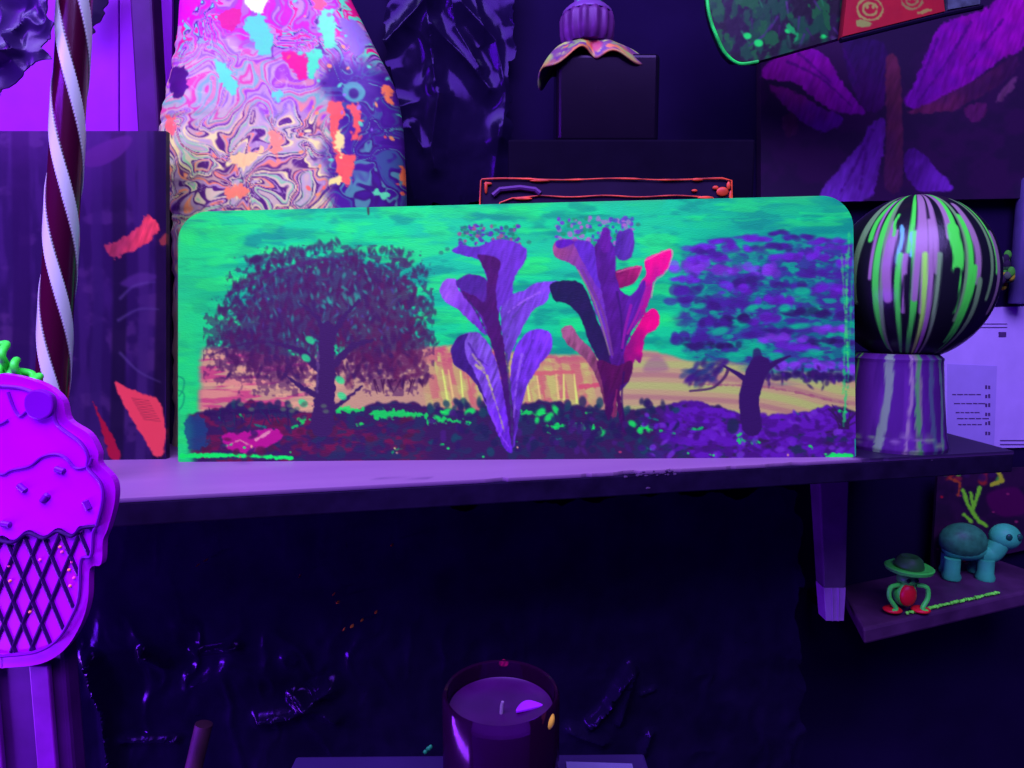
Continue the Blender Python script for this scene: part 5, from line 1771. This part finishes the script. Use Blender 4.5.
b.lathe([(0.001, 0.0068), (jr - 0.009, 0.0068), (jr - 0.0042, 0.011), (jr - 0.0040, wz + 0.003), (jr - 0.006, wz + 0.0015), (jr - 0.012, wz), (0.012, wz - 0.0015), (0.001, wz - 0.002)], jc, 72)
wax = b.build('wax', mat('plum_wax', (48, 4, 92), 0.3, vary=0.25, scale=40), jar)
b = MB()
b.tube([jc + [0, 0, wz - 0.004], jc + [0.0005, 0, wz + 0.003], jc + [0.001, 0, wz + 0.006]], [0.0012, 0.0012, 0.001], 8)
b.build('wick', mat('pale_wick', (120, 70, 190), 0.8), jar)


def dabj(name, ang, z, rx, rz, m, r_=None, tilt=0.0):
    """raised spot on the glass, for a paint dab and a modelled reflection"""
    r0 = r_ or jr
    vs = []
    n = 18
    for k in range(n):
        t = 2 * math.pi * k / n
        u_, v_ = rx * math.cos(t), rz * math.sin(t)
        u_, v_ = u_ * math.cos(tilt) - v_ * math.sin(tilt), u_ * math.sin(tilt) + v_ * math.cos(tilt)
        vs.append((ang + u_ / r0, z + v_))
    pts = [(jc[0] + r0 * math.cos(a), jc[1] + r0 * math.sin(a), jc[2] + zz) for a, zz in vs]
    c = np.mean(pts, 0)
    nn = np.array([math.cos(ang), math.sin(ang), 0])
    mid_ = np.array(pts) * 0.6 + c * 0.4 + nn * 0.0012
    V_ = np.vstack([pts, mid_, [c + nn * 0.0015]])
    f_ = [(k, (k + 1) % n, n + (k + 1) % n, n + k) for k in range(n)] + [(n + k, n + (k + 1) % n, 2 * n) for k in range(n)] + [tuple(range(n - 1, -1, -1))]
    return MB().add(V_, f_).build(name, m, jar)


dabj('paint_or_glint_dab', math.radians(-34), jh - 0.0075, 0.0036, 0.0046, mat('orange_reflection', (246, 150, 96), 0.4), tilt=-0.5)['label'] = 'orange reflection modelled on the glass'  # orange reflection in the glass, built as a raised coloured spot
dabj('paint_or_glint_dab', math.radians(88), jh - 0.003, 0.0034, 0.0026, mat('pink_dab', (214, 10, 130), 0.4))['label'] = 'pink paint dab on the rim'
b = MB()
LW_ = [(0, 0), (0.004, 0.009), (0.010, 0.0125), (0.018, 0.009), (0.020, 0.006), (0.012, 0.003), (0.005, 0.0005)]
vp = [jc + [0.0095 + x * 0.85, -0.001 + y * 0.9, wz + 0.0006] for x, y in smooth_poly(LW_, 4)]
b.prism(vp, (0, 0, -0.0012))
o = b.build('reflection_wedge', mat('violet_reflection', (124, 14, 250), 0.3, k=1.3), wax, smooth=False)  # violet reflection on the wax, put in as a thin coloured wedge
o['label'] = 'bright violet reflection modelled as a wedge on the wax'

# small bits on the stand
tq = PZ(428, 753, ZT)
b = MB()
for i in range(6):
    b.ell(tq + [i * 0.0006 - 0.001 + R.randn() * 0.0006, R.randn() * 0.001, 0.0016 + i * 0.0006], (0.0016, 0.0014, 0.0018), nu=8, nv=6)
tag(b.build('teal_chip', mat('teal_lump', (24, 96, 116), 0.4), smooth=True), 'tiny teal lump lying on the stand left of the candle jar', 'lump')
b = MB()
c0_, c1_ = PZ(566, 764, ZT), PZ(632, 766, ZT)
b.prism([c0_ + [0, -0.05, 0.0008], c1_ + [0, -0.05, 0.0008], c1_ + [0, 0, 0.0008], c0_ + [0, 0, 0.0008]], (0, 0, 0.0012))
tag(b.build('card', mat('pale_card', (92, 60, 190), 0.5), smooth=False), 'pale card lying flat on the stand right of the candle jar', 'card')

# black plastic hanging below the shelf, creased where it catches the light
b = crumple([(60, 520), (800, 492), (796, 790), (30, 800)], wp(0.10), (400, 200), 0.010, 661,
            [([(264, 714), (296, 708), (334, 682)], 16, 0.018), ([(296, 690), (316, 700), (338, 714)], 11, 0.012), ([(146, 650), (168, 662)], 9, 0.010), ([(196, 650), (240, 644)], 8, 0.008), ([(96, 660), (112, 700), (120, 768)], 16, 0.02), ([(128, 735), (180, 735)], 8, 0.008),
             ([(630, 664), (606, 704), (590, 720)], 9, 0.018), ([(632, 668), (618, 718)], 8, 0.014), ([(570, 726), (602, 738)], 10, 0.012), ([(648, 730), (642, 750)], 7, 0.012), ([(640, 690), (652, 686)], 5, 0.006)], calm=(600, 660))
tag(b.build('bin_liner', FILM, smooth=True, angle=70), 'black creased bin liner hanging on the wall under the shelf', 'plastic sheet')
liner = bpy.data.objects['bin_liner']
fk = MB()  # orange glints on the dark plastic, modelled as tiny coloured lumps
for (x, y, w) in ((206, 560, 2.4), (198, 565, 1.4), (392, 545, 3), (338, 602, 3.4), (334, 594, 2), (352, 626, 4), (362, 620, 3), (376, 612, 3), (344, 629, 1.6), (300, 576, 1.2)):
    q = PL(x, y, wp(0.114))
    fk.ell(q, (w * 0.0006, 0.006, 0.0006), nu=8, nv=6)
fk.build('orange_glint', mat('dull_orange_glint', (150, 60, 46), 0.3, vary=0.5, scale=200, k=2.5), liner)['kind'] = 'stuff'
# dim stub leaning at lower left
b = MB()
s0, s1 = PL(192, 775, 0.70), PL(204, 724, 0.71)
s00 = np.array([s0[0] + 0.0, 0.66, 0.0])
b.tube([s00, s0, s1], [0.012, 0.010, 0.010], 14)
tag(b.build('brown_stick', mat('dull_brown_wood', (62, 24, 78), 0.6, vary=0.3), smooth=True), 'dull brown stick leaning upright in the dark at the lower left', 'stick')
